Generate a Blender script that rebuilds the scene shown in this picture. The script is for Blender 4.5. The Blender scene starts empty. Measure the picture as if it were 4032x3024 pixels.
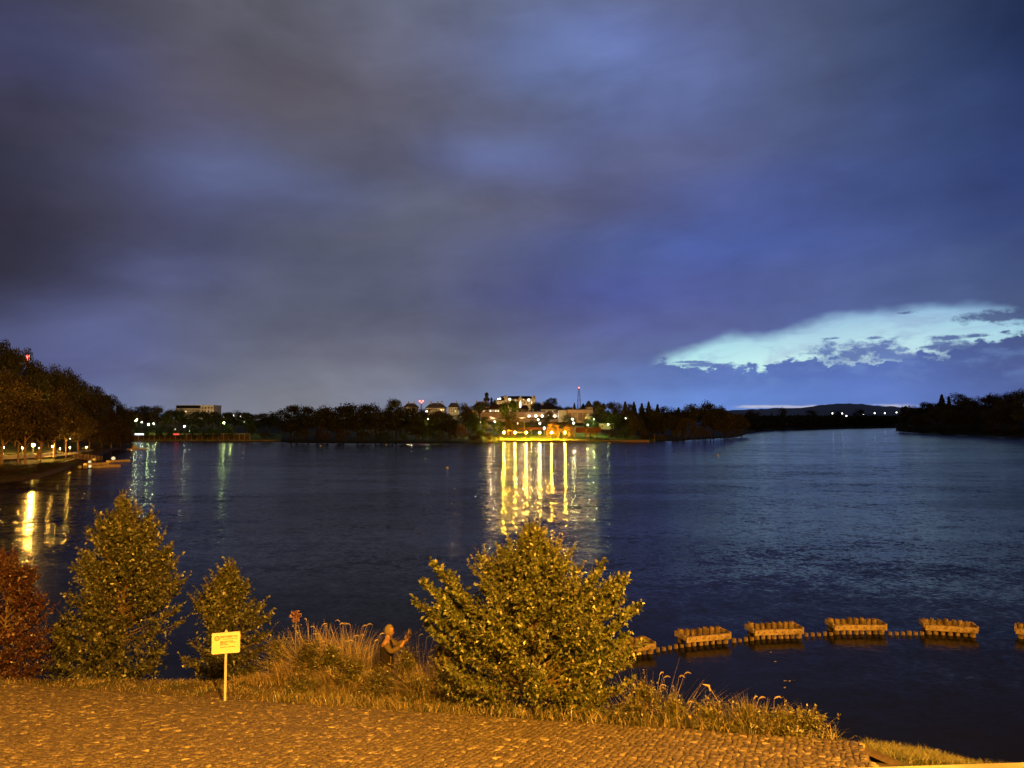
import bpy, bmesh, math, random
import numpy as np
from mathutils import Vector, Matrix
PI = math.pi
R = math.radians
sc = bpy.context.scene
C = sc.collection

# ------------------------------------------------------------------ camera
FPX = 3029.0            # focal length in photo pixels (photo is 4032 x 3024)
CAMZ = 10.0             # eye height above the lake
HOR = 1665.0            # horizon row
PITCH = math.atan((HOR - 1512) / FPX)
cam_d = bpy.data.cameras.new('camera'); cam = bpy.data.objects.new('camera', cam_d); C.objects.link(cam)
cam_d.sensor_fit = 'HORIZONTAL'; cam_d.sensor_width = 36.0; cam_d.lens = 36.0 * FPX / 4032
cam_d.clip_start = 0.1; cam_d.clip_end = 20000
cam.location = (0, 0, CAMZ); cam.rotation_euler = (PI/2 + PITCH, 0, 0)
sc.camera = cam

def ray(px, py):
    dx = (px - 2016) / FPX; dz = -(py - 1512) / FPX
    Y = math.cos(PITCH) - dz * math.sin(PITCH); Z = math.sin(PITCH) + dz * math.cos(PITCH)
    return dx / Y, Z / Y
def at(px, py, Y):
    a, b = ray(px, py); return Vector((a*Y, Y, CAMZ + b*Y))
def on(px, py, z=0.0):
    a, b = ray(px, py); Y = (z - CAMZ) / b; return Vector((a*Y, Y, z))
def xat(px, Y, py=1700): return ray(px, py)[0] * Y

# ------------------------------------------------------------------ render settings
sc.view_settings.view_transform = 'Standard'; sc.view_settings.look = 'None'
sc.view_settings.exposure = 0.0; sc.view_settings.gamma = 1.0
sc.render.engine = 'CYCLES'
sc.cycles.use_denoising = True
sc.cycles.max_bounces = 5; sc.cycles.diffuse_bounces = 2; sc.cycles.glossy_bounces = 3
sc.cycles.transmission_bounces = 3; sc.cycles.transparent_max_bounces = 6
sc.cycles.sample_clamp_indirect = 6.0; sc.cycles.sample_clamp_direct = 0
sc.cycles.caustics_reflective = False; sc.cycles.caustics_refractive = False
try: sc.cycles.use_light_tree = True
except Exception: pass

def lin(c):
    return tuple(((v/255.0)/12.92 if v/255.0 <= 0.04045 else ((v/255.0+0.055)/1.055)**2.4) for v in c)

# ------------------------------------------------------------------ node helpers
class NT:
    def __init__(s, nt): s.nt = nt
    def n(s, t, **kw):
        o = s.nt.nodes.new(t)
        for k, v in kw.items(): setattr(o, k, v)
        return o
    def lk(s, a, b): s.nt.links.new(a, b)
    def val(s, sock, v):
        if hasattr(v, 'is_output') or hasattr(v, 'links'): s.lk(v, sock)
        else: sock.default_value = v
    def m(s, op, a, b=None, c=None, clamp=False):
        o = s.n('ShaderNodeMath', operation=op, use_clamp=clamp)
        s.val(o.inputs[0], a)
        if b is not None: s.val(o.inputs[1], b)
        if c is not None: s.val(o.inputs[2], c)
        return o.outputs[0]
    def mr(s, v, a, b, c=0.0, d=1.0, mode='SMOOTHSTEP'):
        o = s.n('ShaderNodeMapRange', interpolation_type=mode)
        s.val(o.inputs['Value'], v)
        for nm, x in (('From Min', a), ('From Max', b), ('To Min', c), ('To Max', d)): s.val(o.inputs[nm], x)
        return o.outputs['Result']
    def mix(s, f, a, b, bt='MIX'):
        o = s.n('ShaderNodeMix', data_type='RGBA', blend_type=bt)
        s.val(o.inputs[0], f)
        for sock, v in ((o.inputs[6], a), (o.inputs[7], b)):
            if isinstance(v, tuple): sock.default_value = (*v[:3], 1)
            else: s.lk(v, sock)
        return o.outputs[2]
    def noise(s, vec, scale, detail=4, rough=0.5, dist=0.0):
        o = s.n('ShaderNodeTexNoise'); s.lk(vec, o.inputs['Vector'])
        o.inputs['Scale'].default_value = scale; o.inputs['Detail'].default_value = detail
        o.inputs['Roughness'].default_value = rough; o.inputs['Distortion'].default_value = dist
        return o.outputs['Fac']
    def comb(s, x, y, z=0.0):
        o = s.n('ShaderNodeCombineXYZ'); s.val(o.inputs[0], x); s.val(o.inputs[1], y); s.val(o.inputs[2], z)
        return o.outputs[0]
    def ramp(s, fac, stops, interp='LINEAR'):
        o = s.n('ShaderNodeValToRGB'); cr = o.color_ramp; cr.interpolation = interp
        while len(cr.elements) < len(stops): cr.elements.new(0.5)
        for e, (p, c) in zip(cr.elements, stops): e.position = p; e.color = (*c, 1)
        s.lk(fac, o.inputs[0]); return o.outputs[0]

# ------------------------------------------------------------------ sky (world): dusk cloud deck, clear gap low on the right
GX = [0,400,800,1200,1600,2000,2400,2800,3200,3600,4032]
GY = [0,200,400,600,800,1000,1200,1350,1500,1620]
GC = [
 [(54,54,70),(70,70,80),(84,83,88),(92,93,102),(98,102,118),(98,105,126),(92,100,128),(84,92,118),(72,82,108),(54,67,96),(28,40,66)],
 [(64,64,90),(80,80,104),(88,86,98),(92,90,98),(98,100,116),(100,108,138),(102,118,172),(92,103,146),(76,86,114),(58,72,104),(32,46,80)],
 [(56,54,66),(72,70,82),(84,80,90),(92,88,94),(94,93,106),(96,99,120),(94,106,150),(86,98,138),(74,84,114),(58,72,110),(36,50,92)],
 [(48,48,60),(66,66,86),(80,82,108),(86,87,100),(90,91,108),(96,106,150),(92,98,130),(84,90,124),(74,86,122),(60,76,122),(42,56,102)],
 [(44,42,54),(68,68,84),(84,90,128),(90,95,124),(92,96,112),(90,92,110),(84,88,120),(76,88,136),(72,88,144),(66,82,132),(48,62,104)],
 [(42,40,50),(60,58,72),(72,73,92),(84,88,104),(88,92,110),(84,90,122),(78,92,142),(76,94,156),(74,90,146),(68,84,128),(54,68,106)],
 [(50,50,64),(84,90,128),(88,92,112),(90,94,110),(88,92,110),(84,88,126),(80,90,150),(80,88,136),(86,98,142),(84,100,140),(76,92,128)],
 [(78,82,114),(92,98,138),(94,98,118),(98,100,112),(98,100,112),(92,96,118),(88,94,130),(92,102,144),(84,104,160),(78,98,152),(74,88,132)],
 [(85,92,130),(98,104,142),(104,108,124),(114,117,124),(116,119,130),(110,120,150),(102,122,172),(94,122,184),(88,114,178),(84,106,164),(78,93,140)],
 [(90,105,150),(105,120,156),(118,122,132),(126,127,128),(124,130,148),(118,138,180),(110,140,200),(104,140,205),(98,130,195),(90,116,175),(84,103,158)]]
GA = np.array([[lin((c[0]*1.03, c[1]*1.03, c[2]*1.04+4)) for c in r] for r in GC])
def gsample(px, py):
    px = min(max(px, 0), 4032); py = min(max(py, 0), 1620)
    i = int(np.searchsorted(GX, px, 'right') - 1); i = min(i, len(GX)-2); j = int(np.searchsorted(GY, py, 'right') - 1); j = min(j, len(GY)-2)
    u = (px-GX[i])/(GX[i+1]-GX[i]); v = (py-GY[j])/(GY[j+1]-GY[j])
    return tuple((GA[j,i]*(1-u)*(1-v)+GA[j,i+1]*u*(1-v)+GA[j+1,i]*(1-u)*v+GA[j+1,i+1]*u*v).tolist())
def azel(px, py):
    a, b = ray(px, py); return math.atan(a), math.atan2(b, math.hypot(1, a))
def to_px(az, el):
    # inverse of azel
    X, Y, Z = math.sin(az)*math.cos(el), math.cos(az)*math.cos(el), math.sin(el)
    f = Y*math.cos(PITCH)+Z*math.sin(PITCH); u = -Y*math.sin(PITCH)+Z*math.cos(PITCH)
    f = max(f, 1e-3)
    return 2016+FPX*X/f, 1512-FPX*u/f

w = bpy.data.worlds.new('World'); sc.world = w; w.use_nodes = True
nt = w.node_tree; nt.nodes.clear(); T = NT(nt)
tc = T.n('ShaderNodeTexCoord'); sep = T.n('ShaderNodeSeparateXYZ'); T.lk(tc.outputs['Generated'], sep.inputs[0])
az0 = T.m('ARCTAN2', sep.outputs[0], sep.outputs[1]); el0 = T.m('ARCSINE', sep.outputs[2])
sv = T.comb(T.m('MULTIPLY', az0, 1.0), T.m('MULTIPLY', el0, 2.3))
n1 = T.noise(sv, 5.0, 3, 0.5); n2 = T.noise(T.comb(T.m('ADD', az0, 7.3), T.m('MULTIPLY', el0, 2.0)), 5.0, 3, 0.5)
az = T.m('ADD', az0, T.m('MULTIPLY', T.m('SUBTRACT', n1, 0.5), 0.07))
el = T.m('ADD', el0, T.m('MULTIPLY', T.m('SUBTRACT', n2, 0.5), T.mr(el0, 0.03, 0.2, 0.008, 0.06, 'LINEAR')))
AZ0, AZ1 = -0.62, 0.62
fac = T.mr(az, AZ0, AZ1, 0, 1, 'LINEAR')
ELS = [0.0, 0.03, 0.06, 0.09, 0.125, 0.165, 0.22, 0.28, 0.34, 0.40, 0.46, 0.53]
col = None
NA = 24
for k, e in enumerate(ELS):
    stops = []
    for i in range(NA):
        a = AZ0 + (AZ1-AZ0)*i/(NA-1); px, py = to_px(a, e)
        stops.append((i/(NA-1), gsample(px, py)))
    r_ = T.ramp(fac, stops, 'EASE' if False else 'LINEAR')
    col = r_ if col is None else T.mix(T.mr(el, ELS[k-1], e), col, r_)
# overhead and behind the camera the deck stays grey-blue and dim
up = T.mr(el0, 0.5, 0.85, 0, 1); col = T.mix(up, col, lin((32,32,40)))
back = T.mr(T.m('ABSOLUTE', az0), 0.9, 1.8, 0, 1); col = T.mix(back, col, lin((40,36,40)))
# soft cloud modelling
for (cx, cy, rx, ry, cc, kk) in [(2230,270,330,180,(104,122,174),.7),(2010,560,230,75,(102,115,158),.6),(1000,700,420,100,(90,100,138),.65),(620,1080,260,90,(94,100,142),.7),(380,1310,300,110,(98,106,150),.7),(250,230,380,180,(68,72,108),.6),(200,1080,420,170,(46,44,56),.6),(1950,420,420,90,(86,88,108),.5),(1450,900,500,90,(86,88,104),.5),(3750,500,380,260,(54,70,110),.5)]:
    a, e = azel(cx, cy); sx = rx/FPX*math.cos(a)**2; sy = ry/FPX*math.cos(a)
    dx = T.m('DIVIDE', T.m('SUBTRACT', az, a), sx); dy = T.m('DIVIDE', T.m('SUBTRACT', el, e), sy)
    wgt = T.m('MULTIPLY', T.m('EXPONENT', T.m('MULTIPLY', T.m('ADD', T.m('MULTIPLY', dx, dx), T.m('MULTIPLY', dy, dy)), -1.0)), kk)
    col = T.mix(wgt, col, lin(cc))
c1 = T.noise(T.comb(az0, T.m('MULTIPLY', el0, 1.7), 2.0), 6.0, 4, 0.5, 0.4)
c3 = T.noise(T.comb(T.m('ADD', az0, T.m('MULTIPLY', el0, -0.6)), T.m('MULTIPLY', el0, 3.0), 6.0), 15.0, 5, 0.55, 0.6)
cm = T.m('MULTIPLY', T.mr(c1, 0.3, 0.7, 0.86, 1.14, 'LINEAR'), T.mr(c3, 0.3, 0.7, 0.96, 1.04, 'LINEAR'))
vm = T.n('ShaderNodeVectorMath', operation='SCALE'); T.lk(col, vm.inputs[0]); T.lk(cm, vm.inputs['Scale']); col = vm.outputs[0]
# the clear gap: bounded by two curves in azimuth, its edges frayed by noise
def curve(pts, src):
    xs = [azel(*p)[0] for p in pts]; ys = [azel(*p)[1] for p in pts]
    a0, a1 = xs[0], xs[-1]
    fc = T.n('ShaderNodeFloatCurve'); cu = fc.mapping.curves[0]
    E = 0.3
    P = [((x-a0)/(a1-a0), y/E) for x, y in zip(xs, ys)]
    while len(cu.points) < len(P): cu.points.new(0.5, 0.5)
    for q, p in zip(cu.points, P): q.location = p
    fc.mapping.update()
    T.lk(T.mr(src, a0, a1, 0, 1, 'LINEAR'), fc.inputs['Value'])
    return T.m('MULTIPLY', fc.outputs[0], E), a0, a1
top, ga0, ga1 = curve([(2500,1425),(2600,1395),(2750,1340),(2900,1312),(3080,1292),(3280,1232),(3450,1202),(3600,1190),(3850,1190),(4032,1215),(4300,1300)], az0)
bot, gb0, gb1 = curve([(2500,1425),(2600,1428),(2700,1443),(2850,1450),(3000,1447),(3150,1425),(3300,1428),(3450,1425),(3560,1420),(3700,1395),(3800,1370),(3900,1345),(4032,1320),(4300,1300)], az0)
fr = T.noise(T.comb(az0, T.m('MULTIPLY', el0, 1.8), 5.0), 34.0, 6, 0.6)
fr = T.m('SUBTRACT', fr, 0.5)
frl = T.m('SUBTRACT', T.noise(T.comb(az0, T.m('MULTIPLY', el0, 1.8), 9.0), 12.0, 3, 0.5), 0.5)
fr2 = T.m('SUBTRACT', T.noise(T.comb(az0, T.m('MULTIPLY', el0, 1.5), 15.0), 48.0, 7, 0.62), 0.5)
tmask = T.mr(T.m('ADD', T.m('SUBTRACT', top, el0), T.m('MULTIPLY', frl, 0.035)), -0.003, 0.016)
bmask = T.mr(T.m('ADD', T.m('SUBTRACT', el0, bot), T.m('ADD', T.m('MULTIPLY', fr2, 0.024), T.m('MULTIPLY', fr, 0.045))), -0.001, 0.0045)
inaz = T.m('MULTIPLY', T.mr(az0, azel(2540,1400)[0], azel(2700,1400)[0]), T.mr(az0, azel(4500,1400)[0], azel(4150,1400)[0]))
gap = T.m('MULTIPLY', T.m('MULTIPLY', tmask, bmask), inaz)
inside = None
for (cx, cy, rx, ry) in [(3400,1382,190,42),(3320,1400,130,28),(3560,1404,130,20),(3950,1250,190,26),(4000,1275,90,16),(2800,1436,120,9),(3720,1330,80,10),(3640,1368,100,12),(3840,1322,60,10),(2730,1425,60,6),(3560,1232,50,7),(3290,1332,34,5),(3440,1330,40,8),(3760,1365,110,22)]:
    a, e = azel(cx, cy); sx = rx/FPX*math.cos(a)**2; sy = ry/FPX*math.cos(a)
    dx = T.m('DIVIDE', T.m('SUBTRACT', az0, a), sx); dy = T.m('DIVIDE', T.m('SUBTRACT', el0, e), sy)
    d = T.m('SQRT', T.m('ADD', T.m('MULTIPLY', dx, dx), T.m('MULTIPLY', dy, dy)))
    v = T.m('SUBTRACT', 1.0, d)
    inside = v if inside is None else T.m('MAXIMUM', inside, v)
cl = T.mr(T.m('ADD', inside, T.m('ADD', T.m('MULTIPLY', fr, 4.0), T.m('MULTIPLY', fr2, 2.2))), -0.2, 0.75)
gap = T.m('MULTIPLY', gap, T.m('SUBTRACT', 1.0, T.m('MULTIPLY', cl, 0.92)))
gcol = T.mix(T.mr(el0, azel(3300,1440)[1], T.m('ADD', azel(3300,1200)[1], T.m('MULTIPLY', frl, 0.06)), 0, 1, 'LINEAR'), lin((168,234,240)), lin((92,160,212)))
wsp = T.mr(T.noise(T.comb(T.m('ADD', az0, T.m('MULTIPLY', el0, -1.2)), T.m('MULTIPLY', el0, 3.5), 11.0), 13.0, 4, 0.6, 0.5), 0.46, 0.66)
gcol = T.mix(T.m('MULTIPLY', wsp, 0.55), gcol, lin((104,158,205)))
# the sky model's own dusk blue tints the clear gap
sky = T.n('ShaderNodeTexSky', sky_type='NISHITA'); sky.sun_disc = False
sky.sun_elevation = R(0.5); sky.sun_rotation = R(25); sky.altitude = 500
svm = T.n('ShaderNodeVectorMath', operation='SCALE'); T.lk(sky.outputs[0], svm.inputs[0]); svm.inputs['Scale'].default_value = 0.02
gadd = T.n('ShaderNodeVectorMath', operation='ADD'); T.lk(gcol, gadd.inputs[0]); T.lk(svm.outputs[0], gadd.inputs[1])
col = T.mix(gap, col, gadd.outputs[0])
# brighter rims of cumulus under the gap
rim = T.m('MULTIPLY', T.mr(T.noise(T.comb(az0, T.m('MULTIPLY', el0, 2.2), 1.0), 22.0, 5, 0.6), 0.45, 0.7), T.m('MULTIPLY', T.m('MULTIPLY', T.mr(el0, azel(3300,1560)[1], azel(3300,1450)[1]), T.mr(el0, azel(3300,1250)[1], azel(3300,1420)[1])), T.mr(az0, azel(2500,1450)[0], azel(2900,1450)[0])))
col = T.mix(T.m('MULTIPLY', T.m('MULTIPLY', rim, T.m('SUBTRACT', 1.0, gap)), 0.35), col, lin((120,152,205)))
# thin pale slivers on the skyline behind the far hills
sl = T.m('MULTIPLY', T.mr(T.m('ABSOLUTE', T.m('SUBTRACT', el0, azel(3200,1600)[1])), 0.003, 0.0008), T.m('MULTIPLY', T.mr(az0, azel(2860,1600)[0], azel(2960,1600)[0]), T.mr(az0, azel(3640,1600)[0], azel(3540,1600)[0])))
sl = T.m('MULTIPLY', sl, T.mr(T.noise(T.comb(az0, T.m('MULTIPLY', el0, 6.0), 3.0), 30.0, 3, 0.5), 0.42, 0.6))
col = T.mix(T.m('MULTIPLY', sl, 0.6), col, lin((215,210,215)))
# below the horizon
col = T.mix(T.mr(el0, -0.002, -0.03), col, (0.01, 0.01, 0.014))
bg = T.n('ShaderNodeBackground'); T.lk(col, bg.inputs[0]); bg.inputs[1].default_value = 1.0
wo = T.n('ShaderNodeOutputWorld'); T.lk(bg.outputs[0], wo.inputs[0])
w.cycles.sampling_method = 'MANUAL'; w.cycles.sample_map_resolution = 1024

# ------------------------------------------------------------------ mesh builder
def unit_box():
    v = [(x, y, z) for x in (-.5, .5) for y in (-.5, .5) for z in (-.5, .5)]
    f = [(0,1,3,2),(4,6,7,5),(0,4,5,1),(2,3,7,6),(0,2,6,4),(1,5,7,3)]
    return v, f
class MB:
    def __init__(s): s.v = []; s.f = []; s.mi = []; s.cur = 0; s.smooth = False; s.sm = []
    def add(s, vs, fs):
        o = len(s.v); s.v += [tuple(p) for p in vs]
        for f in fs: s.f.append(tuple(i+o for i in f)); s.mi.append(s.cur); s.sm.append(s.smooth)
    def box(s, c, d, rz=0, M=None):
        v, f = unit_box(); c = Vector(c); m = Matrix.Rotation(rz, 3, 'Z')
        if M is not None: m = M
        s.add([c + m @ Vector((a*d[0], b*d[1], e*d[2])) for a, b, e in v], f); return s
    def bar(s, p, q, wd, h):
        p = Vector(p); q = Vector(q); d = q-p; L = d.length; x = d.normalized()
        z = Vector((0,0,1)); z = (z - x*z.dot(x));
        z = z.normalized() if z.length > 1e-4 else Vector((0,1,0)); y = z.cross(x)
        m = Matrix((x, y, z)).transposed(); return s.box((p+q)/2, (L, wd, h), M=m)
    def tube(s, pts, rad, n=6, cap=True):
        pts = [Vector(p) for p in pts]; k = len(pts)
        if not hasattr(rad, '__len__'): rad = [rad]*k
        vs = []; fs = []
        ref = Vector((0.31, 0.17, 0.93))
        for i, p in enumerate(pts):
            t = (pts[min(i+1, k-1)] - pts[max(i-1, 0)]); t = t.normalized() if t.length > 1e-9 else Vector((0,0,1))
            rr = ref if abs(t.dot(ref)) < 0.97 else Vector((1,0,0))
            a = t.cross(rr).normalized(); b = t.cross(a)
            for j in range(n):
                th = 2*PI*j/n; vs.append(p + (a*math.cos(th)+b*math.sin(th))*rad[i])
        for i in range(k-1):
            for j in range(n):
                fs.append((i*n+j, i*n+(j+1) % n, (i+1)*n+(j+1) % n, (i+1)*n+j))
        if cap: fs.append(tuple(range(n-1, -1, -1))); fs.append(tuple((k-1)*n+j for j in range(n)))
        s.add(vs, fs); return s
    def lathe(s, c, prof, n=12):
        c = Vector(c); vs = []; fs = []; k = len(prof)
        for r_, z in prof:
            for j in range(n): th = 2*PI*j/n; vs.append(c + Vector((r_*math.cos(th), r_*math.sin(th), z)))
        for i in range(k-1):
            for j in range(n): fs.append((i*n+j, i*n+(j+1) % n, (i+1)*n+(j+1) % n, (i+1)*n+j))
        fs.append(tuple(range(n-1, -1, -1))); fs.append(tuple((k-1)*n+j for j in range(n)))
        s.add(vs, fs); return s
    def ball(s, c, r_, n=10, sq=1.0):
        m = max(4, n//2+1)
        return s.lathe(c, [(max(1e-3, r_*math.sin(PI*i/m)), -r_*sq*math.cos(PI*i/m)) for i in range(m+1)], n)
    def prism(s, poly, z0, z1):
        n = len(poly); vs = [(x, y, z0) for x, y in poly]+[(x, y, z1) for x, y in poly]
        fs = [tuple(range(n-1, -1, -1)), tuple(range(n, 2*n))]+[(i, (i+1) % n, n+(i+1) % n, n+i) for i in range(n)]
        s.add(vs, fs); return s
    def build(s, name, mats, parent=None, loc=None):
        me = bpy.data.meshes.new(name); me.from_pydata([tuple(p) for p in s.v], [], s.f)
        if not isinstance(mats, (list, tuple)): mats = [mats]
        for m_ in mats: me.materials.append(m_)
        me.polygons.foreach_set('material_index', s.mi); me.polygons.foreach_set('use_smooth', s.sm)
        me.update()
        return link(name, me, parent, loc)
def link(name, me, parent=None, loc=None):
    o = bpy.data.objects.new(name, me); C.objects.link(o)
    if parent is not None: o.parent = parent
    if loc is not None: o.location = loc
    return o
def np_mesh(name, V, F, mats, parent=None, mi=None, loc=None, smooth=False):
    me = bpy.data.meshes.new(name); V = np.asarray(V, dtype=np.float32); F = np.asarray(F, dtype=np.int32)
    n, k = F.shape
    me.vertices.add(len(V)); me.vertices.foreach_set('co', V.ravel())
    me.loops.add(n*k); me.loops.foreach_set('vertex_index', F.ravel())
    me.polygons.add(n); me.polygons.foreach_set('loop_start', np.arange(0, n*k, k, dtype=np.int32))
    me.polygons.foreach_set('loop_total', np.full(n, k, dtype=np.int32))
    if smooth: me.polygons.foreach_set('use_smooth', np.ones(n, dtype=bool))
    if not isinstance(mats, (list, tuple)): mats = [mats]
    for m_ in mats: me.materials.append(m_)
    if mi is not None: me.polygons.foreach_set('material_index', np.asarray(mi, dtype=np.int32))
    me.update(calc_edges=True); me.validate()
    return link(name, me, parent, loc)
def tag(o, label=None, cat=None, group=None, kind=None):
    if label: o['label'] = label
    if cat: o['category'] = cat
    if group: o['group'] = group
    if kind: o['kind'] = kind
    return o
def thing(name, label, cat, loc=(0,0,0), rz=0, group=None):
    o = bpy.data.objects.new(name, None); C.objects.link(o); o.location = loc; o.rotation_euler = (0,0,rz)
    o.empty_display_size = 0.2
    return tag(o, label, cat, group)
def copy_tree(root, loc, rz=0, scale=None, label=None, group=None):
    r_ = root.copy(); C.objects.link(r_); r_.location = loc; r_.rotation_euler = (0,0,rz)
    if scale is not None: r_.scale = scale
    if label: r_['label'] = label
    if group: r_['group'] = group
    for ch in list(root.children):
        c = ch.copy(); C.objects.link(c); c.parent = r_
        for g in list(ch.children):
            d = g.copy(); C.objects.link(d); d.parent = c
    return r_

# ------------------------------------------------------------------ materials
def mat(name, rgb, rough=0.8, var=0.15, scale=8.0, bump=0.0, bscale=None, metallic=0.0, spec=0.3, second=None, sfac=(0.45,0.65)):
    m_ = bpy.data.materials.new(name); m_.use_nodes = True; n_ = m_.node_tree; T = NT(n_)
    b = n_.nodes['Principled BSDF']; tc = T.n('ShaderNodeTexCoord')
    f = T.noise(tc.outputs['Object'], scale, 5, 0.6)
    a = tuple(c*(1-var) for c in rgb); bb = tuple(min(1, c*(1+var)) for c in rgb)
    c = T.mix(T.mr(f, 0.3, 0.7), a, bb)
    if second is not None:
        f2 = T.noise(tc.outputs['Object'], scale*0.37, 4, 0.6); c = T.mix(T.mr(f2, *sfac), c, second)
    T.lk(c, b.inputs['Base Color']); b.inputs['Roughness'].default_value = rough
    b.inputs['Metallic'].default_value = metallic; b.inputs['Specular IOR Level'].default_value = spec
    if bump:
        bf = T.noise(tc.outputs['Object'], bscale or scale*3, 5, 0.65); bn = T.n('ShaderNodeBump')
        bn.inputs['Strength'].default_value = bump; bn.inputs['Distance'].default_value = 0.03
        T.lk(bf, bn.inputs['Height']); T.lk(bn.outputs[0], b.inputs['Normal'])
    return m_
def leafmat(name, rgb, alt, transl=0.3, alt2=None, gloss=0.12):
    m_ = bpy.data.materials.new(name); m_.use_nodes = True; n_ = m_.node_tree; n_.nodes.clear(); T = NT(n_)
    g = T.n('ShaderNodeNewGeometry'); oi = T.n('ShaderNodeObjectInfo')
    c = T.mix(T.mr(g.outputs['Random Per Island'], 0.2, 0.95), rgb, alt)
    if alt2 is not None:
        c = T.mix(T.mr(T.m('FRACT', T.m('MULTIPLY', g.outputs['Random Per Island'], 7.13)), 0.86, 0.93), c, alt2)
    v = T.mr(oi.outputs['Random'], 0, 1, 0.75, 1.3, 'LINEAR')
    vm = T.n('ShaderNodeVectorMath', operation='SCALE'); T.lk(c, vm.inputs[0]); T.lk(v, vm.inputs['Scale'])
    d = T.n('ShaderNodeBsdfDiffuse'); T.lk(vm.outputs[0], d.inputs[0])
    t = T.n('ShaderNodeBsdfTranslucent'); T.lk(vm.outputs[0], t.inputs[0])
    mx = T.n('ShaderNodeMixShader'); mx.inputs[0].default_value = transl; T.lk(d.outputs[0], mx.inputs[1]); T.lk(t.outputs[0], mx.inputs[2])
    gl = T.n('ShaderNodeBsdfGlossy'); gl.inputs['Roughness'].default_value = 0.45; gl.inputs['Color'].default_value = (0.5,0.5,0.5,1)
    m2 = T.n('ShaderNodeMixShader'); m2.inputs[0].default_value = gloss; T.lk(mx.outputs[0], m2.inputs[1]); T.lk(gl.outputs[0], m2.inputs[2])
    o = T.n('ShaderNodeOutputMaterial'); T.lk(m2.outputs[0], o.inputs[0]); return m_
def emit(name, rgb, strength):
    m_ = bpy.data.materials.new(name); m_.use_nodes = True; n_ = m_.node_tree; n_.nodes.clear(); T = NT(n_)
    e = T.n('ShaderNodeEmission'); e.inputs[0].default_value = (*rgb, 1); e.inputs[1].default_value = strength
    o = T.n('ShaderNodeOutputMaterial'); T.lk(e.outputs[0], o.inputs[0]); return m_

SOD = (1.0, 0.42, 0.035)
M = {}
M['bark'] = mat('bark', (0.09,0.065,0.04), 0.9, 0.35, 3, 0.6, 20)
M['bark_pale'] = mat('bark_pale', (0.35,0.22,0.13), 0.9, 0.3, 3, 0.5, 20)
M['twig'] = mat('twig', (0.12,0.08,0.04), 0.85, 0.3, 6)
M['soil'] = mat('soil', (0.09,0.06,0.035), 0.95, 0.4, 3, 0.8, 14, second=(0.05,0.055,0.02))
M['landgrass'] = mat('land_grass', (0.045,0.06,0.018), 0.95, 0.4, 0.3, 0.3, 2, second=(0.05,0.04,0.02))
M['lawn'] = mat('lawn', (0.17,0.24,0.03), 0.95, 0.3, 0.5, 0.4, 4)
M['paving'] = mat('paving', (0.6,0.56,0.42), 0.85, 0.2, 0.8)
M['concrete'] = mat('concrete', (0.36,0.32,0.27), 0.85, 0.2, 1.2, 0.3, 20, second=(0.22,0.19,0.15))
M['brickred'] = mat('red_masonry', (0.25,0.09,0.05), 0.9, 0.2, 2)
M['plaster'] = mat('plaster', (0.5,0.42,0.3), 0.9, 0.1, 0.4)
M['plaster_w'] = mat('white_plaster', (0.62,0.6,0.52), 0.9, 0.1, 0.4)
M['tan'] = mat('tan_facade', (0.42,0.28,0.17), 0.9, 0.1, 0.5)
M['mesh_panel'] = mat('brown_panel', (0.19,0.13,0.08), 0.85, 0.15, 2)
M['roof_d'] = mat('dark_roof', (0.035,0.03,0.032), 0.7, 0.25, 1)
M['roof_r'] = mat('red_roof', (0.12,0.05,0.03), 0.85, 0.25, 1)
M['roof_g'] = mat('grey_roof', (0.16,0.13,0.12), 0.85, 0.2, 1)
M['glass_d'] = mat('dark_glass', (0.02,0.022,0.03), 0.15, 0.1, 1, spec=0.6)
M['metal'] = mat('painted_metal', (0.16,0.15,0.13), 0.5, 0.15, 3, spec=0.5)
M['metal_w'] = mat('white_metal', (0.62,0.6,0.55), 0.5, 0.08, 3, spec=0.5)
M['metal_r'] = mat('red_metal', (0.35,0.03,0.02), 0.5, 0.1, 3)
M['wood_pale'] = mat('pale_plank', (0.42,0.27,0.13), 0.8, 0.3, 3)
M['flt'] = mat('pontoon_float', (0.62,0.46,0.22), 0.6, 0.15, 3)
M['carwhite'] = mat('car_paint', (0.6,0.6,0.6), 0.3, 0.03, 2, spec=0.6)
M['rubber'] = mat('rubber', (0.02,0.02,0.02), 0.8)
M['buoy'] = mat('buoy_plastic', (0.75,0.66,0.4), 0.4, 0.05)
M['e_sod'] = emit('sodium_lamp_glass', (1.0,0.51,0.04), 3000)
M['e_sodl'] = emit('shore_lamp_glass', (1.0,0.52,0.07), 3600)
M['e_white'] = emit('white_lamp_glass', (0.95,1.0,0.72), 65)
M['e_green'] = emit('greenish_lamp_glass', (0.75,1.0,0.40), 80)
M['e_wall'] = emit('wall_light_glass', (1.0,0.95,0.8), 28)
M['e_buoy'] = emit('glowing_buoy_plastic', (1.0,0.80,0.42), 1.0)  # glow added to some mooring buoys to light the pontoons
M['e_sods'] = emit('small_shore_lamp_glass', (1.0,0.55,0.08), 550)
M['e_far'] = emit('far_lamp_glass', (1.0,0.95,0.75), 22)
M['e_fs'] = emit('distant_lamp_glass', (1.0,0.95,0.75), 5)
M['e_red'] = emit('red_beacon_glass', (1.0,0.08,0.05), 14)
M['e_win'] = emit('lit_window_glass', (1.0,0.80,0.42), 1.6)
M['e_winw'] = emit('bright_window_glass', (1.0,0.92,0.7), 5.0)
M['e_flood'] = emit('floodlight_glass', (0.9,1.0,0.95), 110)
M['e_redsign'] = emit('red_sign_face', (1.0,0.08,0.05), 1.6)
M['e_wsign'] = emit('white_sign_face', (0.8,0.9,1.0), 3)
LM = {}
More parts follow.
